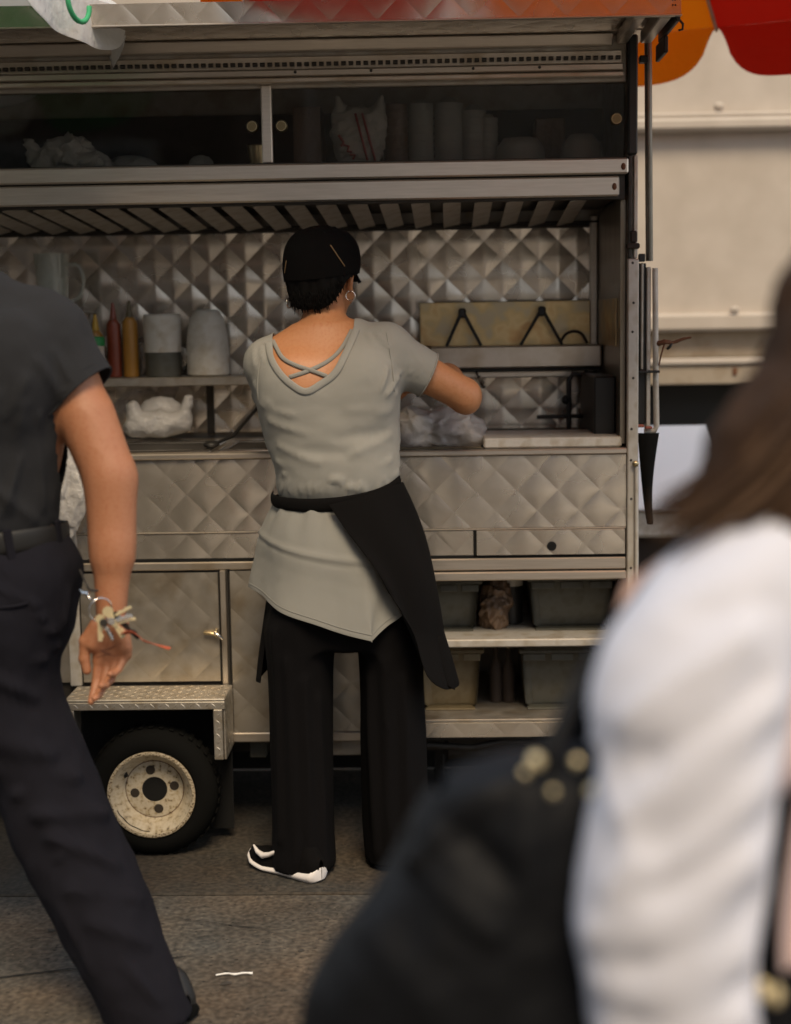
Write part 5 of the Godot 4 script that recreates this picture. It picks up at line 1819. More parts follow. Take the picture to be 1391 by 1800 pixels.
	var tail := sheet(func(u, v):
		var i := clampi(int(round(u * 72)), 0, 72)
		var a: Vector3 = top[i]
		var soft := Vector3.ZERO
		for k in range(-7, 8):
			soft += hem[clampi(i + k, 0, 72)]
		var b: Vector3 = (soft / 15.0).lerp(hem[i], smoothstep(0.7, 1.0, v))
		var p := a.lerp(b, v)
		var c := Vector3(-0.235, p.y, 0.19)
		var out := (p - c)
		out.y = 0
		out = out.normalized()
		var seam: float = v - 0.40 - 0.06 * sin(u * 4.0)
		var h: float = (0.024 * sin(minf(v * 1.6, 1.0) * PI * 0.62) - 0.010 * v) * smoothstep(1.05, 0.85, u) + 0.004 * exp(-pow((seam + 0.02) / 0.03, 2.0)) - 0.002 * exp(-pow((seam - 0.02) / 0.02, 2.0))
		h += (0.0045 * sin(u * 38.0 + v * 2.0) + 0.003 * sin(u * 71.0 + 1.0)) * exp(-v * 4.5)
		h += 0.0055 * v * sin(u * 21.0 + 0.8) * smoothstep(1.0, 0.8, u) + 0.004 * v * sin(u * 11.0 + v * 3.0)
		h += 0.003 * fold_noise.get_noise_3d(p.x * 9, p.y * 5, p.z * 9)
		return p + out * h, 72, 44)
	var tl := part("shirt_tail", thick(tail, 0.0012), M.shirt_grey, o)
	var stitch := []
	for i in range(2, 71):
		var b: Vector3 = tail.v[(44 - 2) * 73 + i]
		stitch.append(b + Vector3(0, 0, 0.0008))
	part("hem_stitching", tube(stitch, 0.0009, 5), M.shirt_grey, tl)
	# trousers
	var tr := [Loft.new([[0.015, -0.334, 0.082, 0.245, 0.085], [0.1, -0.334, 0.079, 0.235, 0.088], [0.30, -0.334, 0.079, 0.22, 0.095], [0.49, -0.335, 0.082, 0.205, 0.108], [0.62, -0.335, 0.088, 0.2, 0.12], [0.66, -0.33, 0.075, 0.2, 0.12]], 0.03),
		Loft.new([[0.015, -0.102, 0.080, 0.20, 0.085], [0.1, -0.104, 0.082, 0.20, 0.088], [0.30, -0.106, 0.083, 0.20, 0.095], [0.49, -0.107, 0.080, 0.2, 0.108], [0.62, -0.108, 0.088, 0.2, 0.12], [0.66, -0.12, 0.075, 0.2, 0.12]], 0.03),
		Loft.new([[0.57, -0.222, 0.165, 0.2, 0.118], [0.68, -0.222, 0.188, 0.2, 0.132], [0.78, -0.226, 0.180, 0.2, 0.132], [0.88, -0.230, 0.155, 0.195, 0.112], [0.935, -0.232, 0.138, 0.185, 0.098]], 0.03)]
	var tfolds := []
	for q in [[-0.39, 0.62, -0.385, 0.1], [-0.36, 0.55, -0.345, 0.05], [-0.315, 0.5, -0.31, 0.08], [-0.285, 0.45, -0.275, 0.03], [-0.16, 0.5, -0.15, 0.05], [-0.12, 0.55, -0.115, 0.06], [-0.075, 0.5, -0.065, 0.04]]:
		tfolds.append([on_back(tr, q[0], q[1], 0.0), on_back(tr, q[2], q[3], 0.0), 0.013, 0.013])
	part("trousers", folded(smooth_body(tr, 0.011), tfolds, 0.004, Vector3(10, 2, 10)), M.trouser_black, o)
	# apron: wrapped round from the front, tied behind, its right end hanging free
	var atop := curve([Vector3(-0.386, 0.938, 0.18), Vector3(-0.378, 0.938, 0.13), Vector3(-0.30, 0.94, 0.082), Vector3(-0.22, 0.94, 0.076), Vector3(-0.12, 0.95, 0.10), Vector3(-0.076, 0.968, 0.18), Vector3(-0.090, 0.972, 0.265), Vector3(-0.15, 0.955, 0.312), Vector3(-0.246, 0.932, 0.328)], 64)
	var abot := curve([Vector3(-0.432, 0.474, 0.215), Vector3(-0.436, 0.485, 0.15), Vector3(-0.33, 0.51, 0.06), Vector3(-0.22, 0.513, 0.05), Vector3(-0.05, 0.512, 0.06), Vector3(0.028, 0.49, 0.16), Vector3(0.050, 0.464, 0.25), Vector3(-0.01, 0.508, 0.355), Vector3(-0.058, 0.655, 0.392)], 64)
	var ap := sheet(func(u, v):
		var i := clampi(int(round(u * 64)), 0, 64)
		var p: Vector3 = (atop[i] as Vector3).lerp(abot[i], v)
		var c := Vector3(-0.225, p.y, 0.2)
		var out := p - c
		out.y = 0
		out = out.normalized()
		var bulge := 0.022 * sin(minf(v * 1.35, 1.0) * PI) * smoothstep(0.18, 0.4, u)
		return p + out * (bulge + 0.006 * v * sin(u * 47.0) + 0.003 * sin(u * 29.0 + v * 7.0)), 64, 30)
	var an := part("apron", thick(ap, 0.0025), M.black_cloth, o)
	var welt := []
	for i in 13:
		welt.append(Vector3(lerpf(0.010, 0.040, i / 12.0), lerpf(0.56, 0.487, i / 12.0), 0.262))
	part("side_seam", tube(welt, 0.0012, 5), M.grey_plastic, an)
	part("apron_end", thick(sheet(func(u, v): return Vector3(lerpf(-0.03 + 0.03 * v, 0.020 + 0.030 * v, u), lerpf(0.60, 0.505 - 0.04 * u, v), 0.255 + 0.02 * sin(u * 3.0) + 0.01 * v), 6, 8), 0.003), M.black_cloth, an)
	var tie := []
	for k in 33:
		var f := k / 32.0
		var a := lerpf(PI * 1.02, PI * 0.10, f)
		tie.append(Vector3(-0.234 + cos(a) * 0.161, lerpf(0.936, 0.944, f) - 0.012 * sin(f * PI) + (0.03 * pow(f, 4.0)), 0.185 + sin(a) * 0.126))
	var tac := []
	var tli := []
	for k in 33:
		var a := lerpf(PI * 1.02, PI * 0.10, k / 32.0)
		tac.append(Vector3(0, lerpf(0.015, 0.018, k / 32.0), 0))
		tli.append(Vector3(cos(a), 0, sin(a)))
	part("apron_tie", thick(band(tie, tac, tli, 0.005), 0.003), M.black_cloth, an)
	# shoes
	shoe(o, Vector3(-0.283, 0, 0.335), Vector3(-0.76, 0, -0.65), 0.245, M.black_cloth, M.shoe_white, true)
	shoe(o, Vector3(-0.085, 0, 0.275), Vector3(0.25, 0, -0.97), 0.245, M.black_cloth, M.black_metal, false)


func stronger(folds: Array, k: float, wide := 1.0) -> Array:
	return folds.map(func(f): return [f[0], f[1], f[2] * wide, f[3] * k])


func frame(along: Vector3, palm: Vector3) -> Basis:
	var y := along.normalized()
	var z := (palm - y * palm.dot(y)).normalized()
	return Basis(y.cross(z), y, z)


# heel at h, toes along d
func shoe(parent: Node3D, h: Vector3, d: Vector3, length: float, upper: Material, sole: Material, mark: bool, name_ := "shoe") -> void:
	d = d.normalized()
	var side := d.cross(Vector3.UP)
	var wid := [[0.0, 0.001], [0.012, 0.014], [0.05, 0.028], [0.2, 0.033], [0.42, 0.033], [0.68, 0.046], [0.85, 0.043], [0.96, 0.026], [0.99, 0.012], [1.0, 0.001]]
	var width := func(s: float) -> float:
		for i in wid.size() - 1:
			if s <= wid[i + 1][0]:
				return lerpf(wid[i][1], wid[i + 1][1], (s - wid[i][0]) / (wid[i + 1][0] - wid[i][0]))
		return 0.01
	var low := func(s: float) -> float: return 0.022 * pow(maxf(0.0, (s - 0.62) / 0.38), 2.0) + 0.008 * pow(maxf(0.0, (0.10 - s) / 0.10), 2.0)
	var high := func(s: float) -> float: return low.call(s) + (0.026 - 0.009 * s + (0.005 * smoothstep(0.5, 0.0, s)))
	var rows := 28
	var S := sheet(func(u, v):
		var s: float = 0.5 - 0.5 * cos(PI * v)
		var a: float = TAU * u
		var w: float = width.call(s) + 0.005 * minf(1.0, minf(s, 1.0 - s) * 60.0)
		var y: float = lerpf(low.call(s), high.call(s), clampf(0.5 + 0.75 * sin(a), 0, 1))
		return h + d * (s * length) + side * (w * cos(a) * (1.0 - 0.10 * absf(sin(a)))) + Vector3(0, y + 0.001, 0), 28, rows)
	var sh := part(name_, sheet(func(u, v):
		var s: float = lerpf(0.006, 0.992, 0.5 - 0.5 * cos(PI * v))
		var a: float = PI * u
		var w: float = width.call(s) * 0.97
		var top: float = lerpf(0.095, 0.048, smoothstep(0.25, 0.75, s)) * lerpf(1.0, 0.55, smoothstep(0.8, 1.0, s)) * (0.45 + 0.55 * smoothstep(0.0, 0.14, s)) + 0.004
		var y: float = high.call(s) - 0.006 + (top - 0.02) * pow(sin(a), 0.75)
		return h + d * (s * length) + side * (w * cos(a) * (1.0 if sin(a) < 0.5 else lerpf(1.0, 0.82, sin(a) * 2.0 - 1.0))) + Vector3(0, y, 0), 20, 26), upper, parent)
	part("sole", S, sole, sh)
	if mark:
		# the pale tick-shaped mark on the outer side
		var pts := []
		for q in [[0.80, 0.066], [0.74, 0.052], [0.66, 0.046], [0.58, 0.052], [0.46, 0.068], [0.36, 0.082]]:
			pts.append(h + d * (q[0] * length) - side * (width.call(q[0]) * 0.96 + 0.001) * (-1.0 if false else 1.0) + Vector3(0, q[1], 0))
		part("side_mark", tube(pts, [0.002, 0.006, 0.008, 0.006, 0.0035, 0.001], 8), M.shoe_white, sh)


# ---- the man walking away at the left

func build_man() -> void:
	var o := thing("person", Vector3(-0.88, 0, 1.0), "person in a dark slate T-shirt and navy trousers with leather belt, striding away", "person")
	var skin := [
		Loft.new([[0.93, -0.90, 0.150, 0.99, 0.10], [1.05, -0.90, 0.165, 0.99, 0.105], [1.14, -0.90, 0.185, 0.985, 0.112], [1.24, -0.90, 0.198, 0.98, 0.115], [1.33, -0.905, 0.18, 0.975, 0.10], [1.40, -0.91, 0.12, 0.965, 0.08], [1.46, -0.93, 0.06, 0.95, 0.06]], 0.04),
		Limb.new(Vector3(-0.94, 1.60, 0.90), Vector3(-0.925, 1.42, 0.95), 0.058, 0.066, 0.05),
		Limb.new(Vector3(-1.09, 1.355, 0.97), Vector3(-0.725, 1.345, 0.985), 0.055, 0.055, 0.04),
		Limb.new(Vector3(-0.722, 1.335, 0.99), Vector3(-0.618, 1.075, 1.03), 0.058, 0.0475, 0.03),
		Limb.new(Vector3(-0.66, 1.19, 1.012), Vector3(-0.625, 1.10, 1.03), 0.050, 0.045, 0.02),
		Egg.new(Vector3(-0.618, 1.01, 1.035), Vector3(0.042, 0.085, 0.040), 0.03),
		Limb.new(Vector3(-0.616, 1.075, 1.03), Vector3(-0.616, 0.93, 1.045), 0.0465, 0.042, 0.02),
		Limb.new(Vector3(-0.616, 0.95, 1.043), Vector3(-0.621, 0.815, 1.055), 0.0395, 0.0295, 0.02),
		Limb.new(Vector3(-1.09, 1.335, 0.98), Vector3(-1.20, 1.08, 0.93), 0.055, 0.045, 0.03),
		Limb.new(Vector3(-1.20, 1.08, 0.93), Vector3(-1.20, 0.90, 0.78), 0.045, 0.03, 0.02),
		Loft.new([[0.70, -0.87, 0.09, 0.99, 0.09], [0.80, -0.87, 0.13, 0.99, 0.11], [0.95, -0.89, 0.135, 0.99, 0.10]], 0.03),
		Limb.new(Vector3(-0.835, 0.72, 1.0), Vector3(-0.765, 0.45, 1.025), 0.065, 0.055, 0.03), Limb.new(Vector3(-0.765, 0.45, 1.025), Vector3(-0.59, 0.08, 1.085), 0.055, 0.035, 0.03),
		Limb.new(Vector3(-0.96, 0.76, 0.97), Vector3(-1.15, 0.44, 0.84), 0.075, 0.055, 0.03), Limb.new(Vector3(-1.15, 0.44, 0.84), Vector3(-1.21, 0.08, 0.74), 0.055, 0.035, 0.03)]
	var hb := Basis(Vector3.UP, deg_to_rad(25))
	var hc := Vector3(-0.955, 1.665, 0.875)
	var hp := hand_prims(Vector3(-0.621, 0.812, 1.056), frame(Vector3(0.0, -1, 0.03), Vector3(-0.12, 0.0, 1)), [[12, 20, 16, 3], [24, 34, 24, 6], [31, 42, 28, 12], [30, 42, 32, 20]], [[0.030, 0.020, 0.010], [0.051, 0.050, 0.014], [0.0545, 0.086, 0.014], [0.0500, 0.110, 0.014]], 0.96)
	var lh := hand_prims(Vector3(-1.20, 0.895, 0.775), frame(Vector3(0, -0.9, -0.4), Vector3(0.6, 0, 0.6)), [[20, 20, 15, 4], [25, 25, 15, 0], [28, 28, 15, -3], [30, 30, 15, -8]], [[0.030, 0.022, 0.008], [0.052, 0.050, 0.018], [0.052, 0.078, 0.030], [0.044, 0.098, 0.036]])
	part("body", join([smooth_body(skin, 0.010), smooth_body(head_prims(hc, hb), 0.009), smooth_body(ear_prims(hc, hb), 0.005), smooth_body(hp, 0.0022), smooth_body(lh, 0.006)]), M.skin_man, o)
	add_eyes(hc, hb, o)
	var creases := []
	for q in [[[0.034, 0.036], [0.020, 0.066], [0.000, 0.075]], [[0.030, 0.082], [0.010, 0.076], [-0.012, 0.078], [-0.034, 0.068]], [[0.022, 0.068], [0.000, 0.062], [-0.024, 0.050]]]:
		var ps := []
		var fr := frame(Vector3(0.0, -1, 0.03), Vector3(-0.12, 0.0, 1))
		for p in q:
			var w := Vector3(-0.621, 0.812, 1.056) + fr * Vector3(p[0], p[1], 0) * 0.98
			ps.append(on_back(hp, w.x, w.y, -0.0002, 1.2, 0.9))
		creases.append(tube(curve(ps, 10), 0.0008, 5))
	part("palm_crease", join(creases), M.skin_crease, o)
	part("hair", clipped(smooth_body([Egg.new(hc + hb * Vector3(0, 0.035, 0.018), Vector3(0.083, 0.093, 0.103), 0.02, hb), Egg.new(hc + hb * Vector3(0, -0.03, 0.05), Vector3(0.072, 0.07, 0.06), 0.03, hb)], 0.010), func(p):
		var q: Vector3 = hb.inverse() * (p - hc)
		return maxf(q.z + 0.02, q.y - 0.055) if q.y > -0.075 else -1.0), M.hair_black, o)
	# T-shirt
	var outer := [
		Loft.new([[0.955, -0.90, 0.158, 0.99, 0.112], [0.99, -0.90, 0.168, 0.99, 0.118], [1.02, -0.90, 0.174, 0.99, 0.120], [1.07, -0.90, 0.180, 0.99, 0.120], [1.14, -0.90, 0.195, 0.985, 0.126], [1.22, -0.90, 0.210, 0.98, 0.130], [1.30, -0.90, 0.208, 0.98, 0.124], [1.37, -0.905, 0.172, 0.975, 0.105], [1.42, -0.91, 0.115, 0.965, 0.088], [1.475, -0.92, 0.072, 0.955, 0.075]], 0.04),
		Limb.new(Vector3(-1.10, 1.355, 0.975), Vector3(-0.73, 1.345, 0.985), 0.064, 0.066, 0.04),
		Limb.new(Vector3(-0.93, 1.44, 0.955), Vector3(-0.755, 1.385, 0.98), 0.058, 0.054, 0.05),
		Limb.new(Vector3(-0.925, 1.44, 0.955), Vector3(-1.09, 1.385, 0.97), 0.058, 0.054, 0.05),
		Limb.new(Vector3(-0.722, 1.34, 0.988), Vector3(-0.650, 1.215, 1.012), 0.067, 0.063, 0.03),
		Limb.new(Vector3(-1.09, 1.34, 0.98), Vector3(-1.17, 1.17, 0.94), 0.067, 0.063, 0.03),
		Egg.new(Vector3(-0.80, 1.28, 1.07), Vector3(0.08, 0.11, 0.05), 0.05)]
	var B := func(x: float, y: float) -> Vector3: return on_back(outer, x, y, 0.0, 1.4, 0.6)
	var folds := []
	for q in [[-0.76, 1.22, -0.80, 1.02, 0.010, 0.007], [-0.80, 1.24, -0.87, 1.00, 0.012, 0.007], [-0.735, 1.20, -0.745, 1.02, 0.008, 0.006], [-0.84, 1.20, -0.93, 1.01, 0.012, 0.006], [-0.775, 1.12, -0.83, 0.98, 0.008, 0.005], [-0.73, 1.30, -0.70, 1.24, 0.010, 0.005], [-0.705, 1.32, -0.675, 1.26, 0.009, 0.004], [-0.75, 1.27, -0.79, 1.20, 0.010, 0.005], [-0.70, 1.23, -0.655, 1.235, 0.006, 0.004], [-0.695, 1.245, -0.65, 1.252, 0.005, 0.003], [-0.82, 1.06, -0.76, 1.00, 0.010, 0.005], [-0.88, 1.03, -0.82, 0.985, 0.010, 0.005]]:
		folds.append([B.call(q[0], q[1]), B.call(q[2], q[3]), q[4], q[5]])
	var hem_p := Vector3(-0.660, 1.2455, 1.01)
	var hem_n := Vector3(0.66, -0.74, 0.13).normalized()
	var lp := Vector3(-1.16, 1.19, 0.945)
	var ln := Vector3(-0.45, -0.87, -0.2).normalized()
	var shirt := clipped(folded(smooth_body(outer, 0.0085), stronger(folds, 1.6), 0.008, Vector3(7, 5, 7)), func(p):
		var g: float = p.y - (0.972 + 0.25 * maxf(0.0, p.x + 0.80) * 0.9 + 0.005 * sin(p.x * 60.0))
		if p.x > -0.72:
			g = minf(g, -(p - hem_p).dot(hem_n))
		if p.x < -1.08:
			g = minf(g, -(p - lp).dot(ln))
		return minf(g, 1.472 - p.y))
	var sp := part("t_shirt", thick(shirt, 0.0014), M.man_shirt, o)
	var ring := []
	var u := hem_n.cross(Vector3.UP).normalized()
	var w := hem_n.cross(u)
	for k in 41:
		var a := TAU * k / 40.0
		var dir := u * cos(a) + w * sin(a)
		var r := 0.02
		while r < 0.1 and field(outer, hem_p + dir * r) < 0.0:
			r += 0.001
		ring.append(hem_p + dir * r - hem_n * 0.002)
	part("sleeve_hem", tube(ring, 0.0026, 6), M.man_shirt, sp)
	var ring2 := []
	for p in ring:
		ring2.append(hem_p + (p - hem_p) * 1.012 - hem_n * 0.016)
	part("sleeve_stitching", tube(ring2, 0.0010, 5), M.man_shirt, sp)
	# trousers: hips, trailing right leg, forward left leg
	var tr := [
		Loft.new([[0.60, -0.84, 0.075, 1.0, 0.09], [0.70, -0.862, 0.115, 1.0, 0.125], [0.80, -0.862, 0.158, 1.0, 0.142], [0.90, -0.868, 0.180, 0.995, 0.135], [0.975, -0.892, 0.166, 0.99, 0.122]], 0.05),
		Loft.new([[0.02, -0.570, 0.088, 1.09, 0.095], [0.10, -0.604, 0.092, 1.085, 0.095], [0.20, -0.648, 0.099, 1.07, 0.098], [0.30, -0.695, 0.106, 1.055, 0.10], [0.376, -0.733, 0.109, 1.04, 0.10], [0.49, -0.775, 0.102, 1.02, 0.105], [0.60, -0.824, 0.100, 1.01, 0.115], [0.70, -0.850, 0.100, 1.0, 0.12], [0.80, -0.84, 0.11, 1.0, 0.12]], 0.03),
		Loft.new([[0.02, -1.22, 0.085, 0.73, 0.095], [0.3, -1.19, 0.095, 0.79, 0.10], [0.45, -1.15, 0.10, 0.84, 0.105], [0.65, -1.04, 0.11, 0.92, 0.115], [0.80, -0.95, 0.12, 0.97, 0.12]], 0.03)]
	var T := func(x: float, y: float) -> Vector3: return on_back(tr, x, y, 0.0, 1.4, 0.6)
	var tf := []
	for q in [[-0.85, 0.895, -0.75, 0.84, 0.008, 0.006], [-0.86, 0.87, -0.74, 0.815, 0.008, 0.006], [-0.84, 0.835, -0.73, 0.785, 0.009, 0.006], [-0.86, 0.80, -0.73, 0.75, 0.010, 0.007], [-0.86, 0.755, -0.75, 0.73, 0.009, 0.006], [-0.85, 0.72, -0.77, 0.66, 0.014, 0.008], [-0.70, 0.86, -0.72, 0.78, 0.010, 0.005], [-0.88, 0.60, -0.74, 0.55, 0.018, 0.010], [-0.86, 0.53, -0.70, 0.50, 0.016, 0.010], [-0.80, 0.48, -0.68, 0.52, 0.012, 0.008], [-0.76, 0.44, -0.65, 0.42, 0.016, 0.010], [-0.74, 0.40, -0.62, 0.33, 0.014, 0.008], [-0.72, 0.36, -0.61, 0.35, 0.010, 0.006], [-0.70, 0.30, -0.58, 0.26, 0.014, 0.005], [-0.66, 0.24, -0.56, 0.18, 0.014, 0.005], [-0.72, 0.26, -0.66, 0.14, 0.012, 0.004], [-0.60, 0.16, -0.54, 0.08, 0.010, 0.004]]:
		tf.append([T.call(q[0], q[1]), T.call(q[2], q[3]), q[4], q[5]])
	var tp := part("trousers", folded(smooth_body(tr, 0.009), stronger(tf, 2.3), 0.010, Vector3(7, 5, 7)), M.man_trouser, o)
	var pocket := []
	for k in 9:
		pocket.append(on_back(tr, lerpf(-0.86, -0.765, k / 8.0), 0.852 - 0.0035 * k / 8.0 - 0.006 * sin(k / 8.0 * PI), 0.002, 1.4, 0.6))
	part("pocket_welt", tube(pocket, 0.0035, 6), M.man_trouser, tp)
	# belt and loops
	var bands := [[0.148, 1.0, M.leather, "belt", 0.020, 0.0]]
	var bp := []
	var ba := []
	var bl := []
	for k in 49:
		var a := TAU * k / 48.0
		bp.append(Vector3(-0.890 + cos(a) * 0.171, 0.948 - 0.04 * cos(a) * -0.4 + 0.006 * sin(a), 0.99 + sin(a) * 0.128))
		ba.append(Vector3(0, 0.0205, 0))
		bl.append(Vector3(cos(a), 0, sin(a)))
	var belt := part("belt", thick(band(bp, ba, bl, 0.003), 0.004), M.leather, o)
	for a in [0.30, 1.02, 1.38, 1.75, 2.6, 4.0, 5.2]:
		var c := Vector3(-0.890 + cos(a) * 0.176, 0.948 + 0.016 * cos(a), 0.99 + sin(a) * 0.133)
		part("belt_loop", moved(bx(-0.0085, 0.0085, -0.036, 0.032, -0.003, 0.003, 0.002), Transform3D(Basis(Vector3.UP, PI / 2 - a) * Basis(Vector3.BACK, 0.14), c)), M.man_trouser, belt)
	shoe(o, Vector3(-0.492, 0.0, 1.09), Vector3(-0.6, 0, -0.8), 0.29, M.leather, M.rubber, false)
	shoe(o, Vector3(-1.19, 0.0, 0.80), Vector3(-0.45, 0, -0.9), 0.29, M.leather, M.rubber, false)
	# keys on a ring, swinging from the belt clip
	var k0 := thing("key_ring", Vector3(-0.63, 0.76, 1.11), "bunch of brass and steel keys with an orange strap, swinging from the man's hip", "keys")
	var rg := []
	for k in 25:
		var a := TAU * k / 24.0
		rg.append(Vector3(-0.628, 0.834, 1.115) + Basis(Vector3(0.2, 1, 0).normalized(), 0.5) * Vector3(cos(a) * 0.022, sin(a) * 0.023, 0))
	part("split_ring", tube(rg, 0.0016, 7), M.chrome, k0)
	part("clip_wire", tube(curve([Vector3(-0.672, 0.905, 1.08), Vector3(-0.655, 0.885, 1.11), Vector3(-0.648, 0.872, 1.11), Vector3(-0.635, 0.868, 1.10)], 12), 0.0024, 6), M.dark_metal, k0)
	part("clip", join([bx(-0.665, -0.650, 0.862, 0.868, 1.10, 1.112, 0.002), tube([Vector3(-0.668, 0.870, 1.10), Vector3(-0.652, 0.862, 1.112), Vector3(-0.647, 0.854, 1.115)], 0.0028, 6)]), M.chrome, k0)
	var keys := [[Vector3(-0.612, 0.832, 1.125), Vector3(-0.583, 0.783, 1.125), 0.0105, M.gold], [Vector3(-0.628, 0.818, 1.122), Vector3(-0.628, 0.775, 1.122), 0.009, M.gold], [Vector3(-0.605, 0.815, 1.130), Vector3(-0.566, 0.826, 1.130), 0.007, M.chrome], [Vector3(-0.606, 0.822, 1.126), Vector3(-0.568, 0.842, 1.126), 0.006, M.gold], [Vector3(-0.600, 0.810, 1.128), Vector3(-0.562, 0.818, 1.118), 0.006, M.gold], [Vector3(-0.600, 0.822, 1.118), Vector3(-0.556, 0.780, 1.118), 0.009, M.black_metal], [Vector3(-0.620, 0.812, 1.130), Vector3(-0.604, 0.782, 1.130), 0.0075, M.dark_metal], [Vector3(-0.613, 0.802, 1.134), Vector3(-0.603, 0.780, 1.134), 0.0045, M.chrome]]
	for q in keys:
		var a: Vector3 = q[0]
		var b: Vector3 = q[1]
		var d := (b - a).normalized()
		var side := d.cross(Vector3.BACK).normalized()
		var bow := lathe([[0.0, 0.0011], [q[2], 0.0011], [q[2], -0.0011], [0.0, -0.0011]], a, Vector3.BACK, 14)
		var bits := [bow]
		var wd: float = q[2] * 0.6
		var len_ := (b - a).length()
		for i in 5:
			var f0 := 0.2 + 0.16 * i
			var cut := wd * (0.55 + 0.45 * (i % 2))
			var c := a + d * len_ * (f0 + 0.08)
			bits.append(moved(bx(-cut, wd, -len_ * 0.08, len_ * 0.08, -0.0009, 0.0009, 0.0004), Transform3D(Basis(side, d, side.cross(d)), c)))
		part("key", join(bits), q[3], k0)
	part("strap", thick(sheet(func(u, v):
		var p := Vector3(-0.588, 0.789, 1.125).lerp(Vector3(-0.497, 0.761, 1.125), u)
		return p + Vector3(0, 0.010 * sin(minf(u * 2.2, 1.0) * PI) + (v - 0.5) * lerpf(0.013, 0.004, u) * sin(0.6 + u * 2.2), (v - 0.5) * 0.024), 20, 4), 0.0015), M.orange_strap, k0)


# ---- the woman passing close to the camera at the right

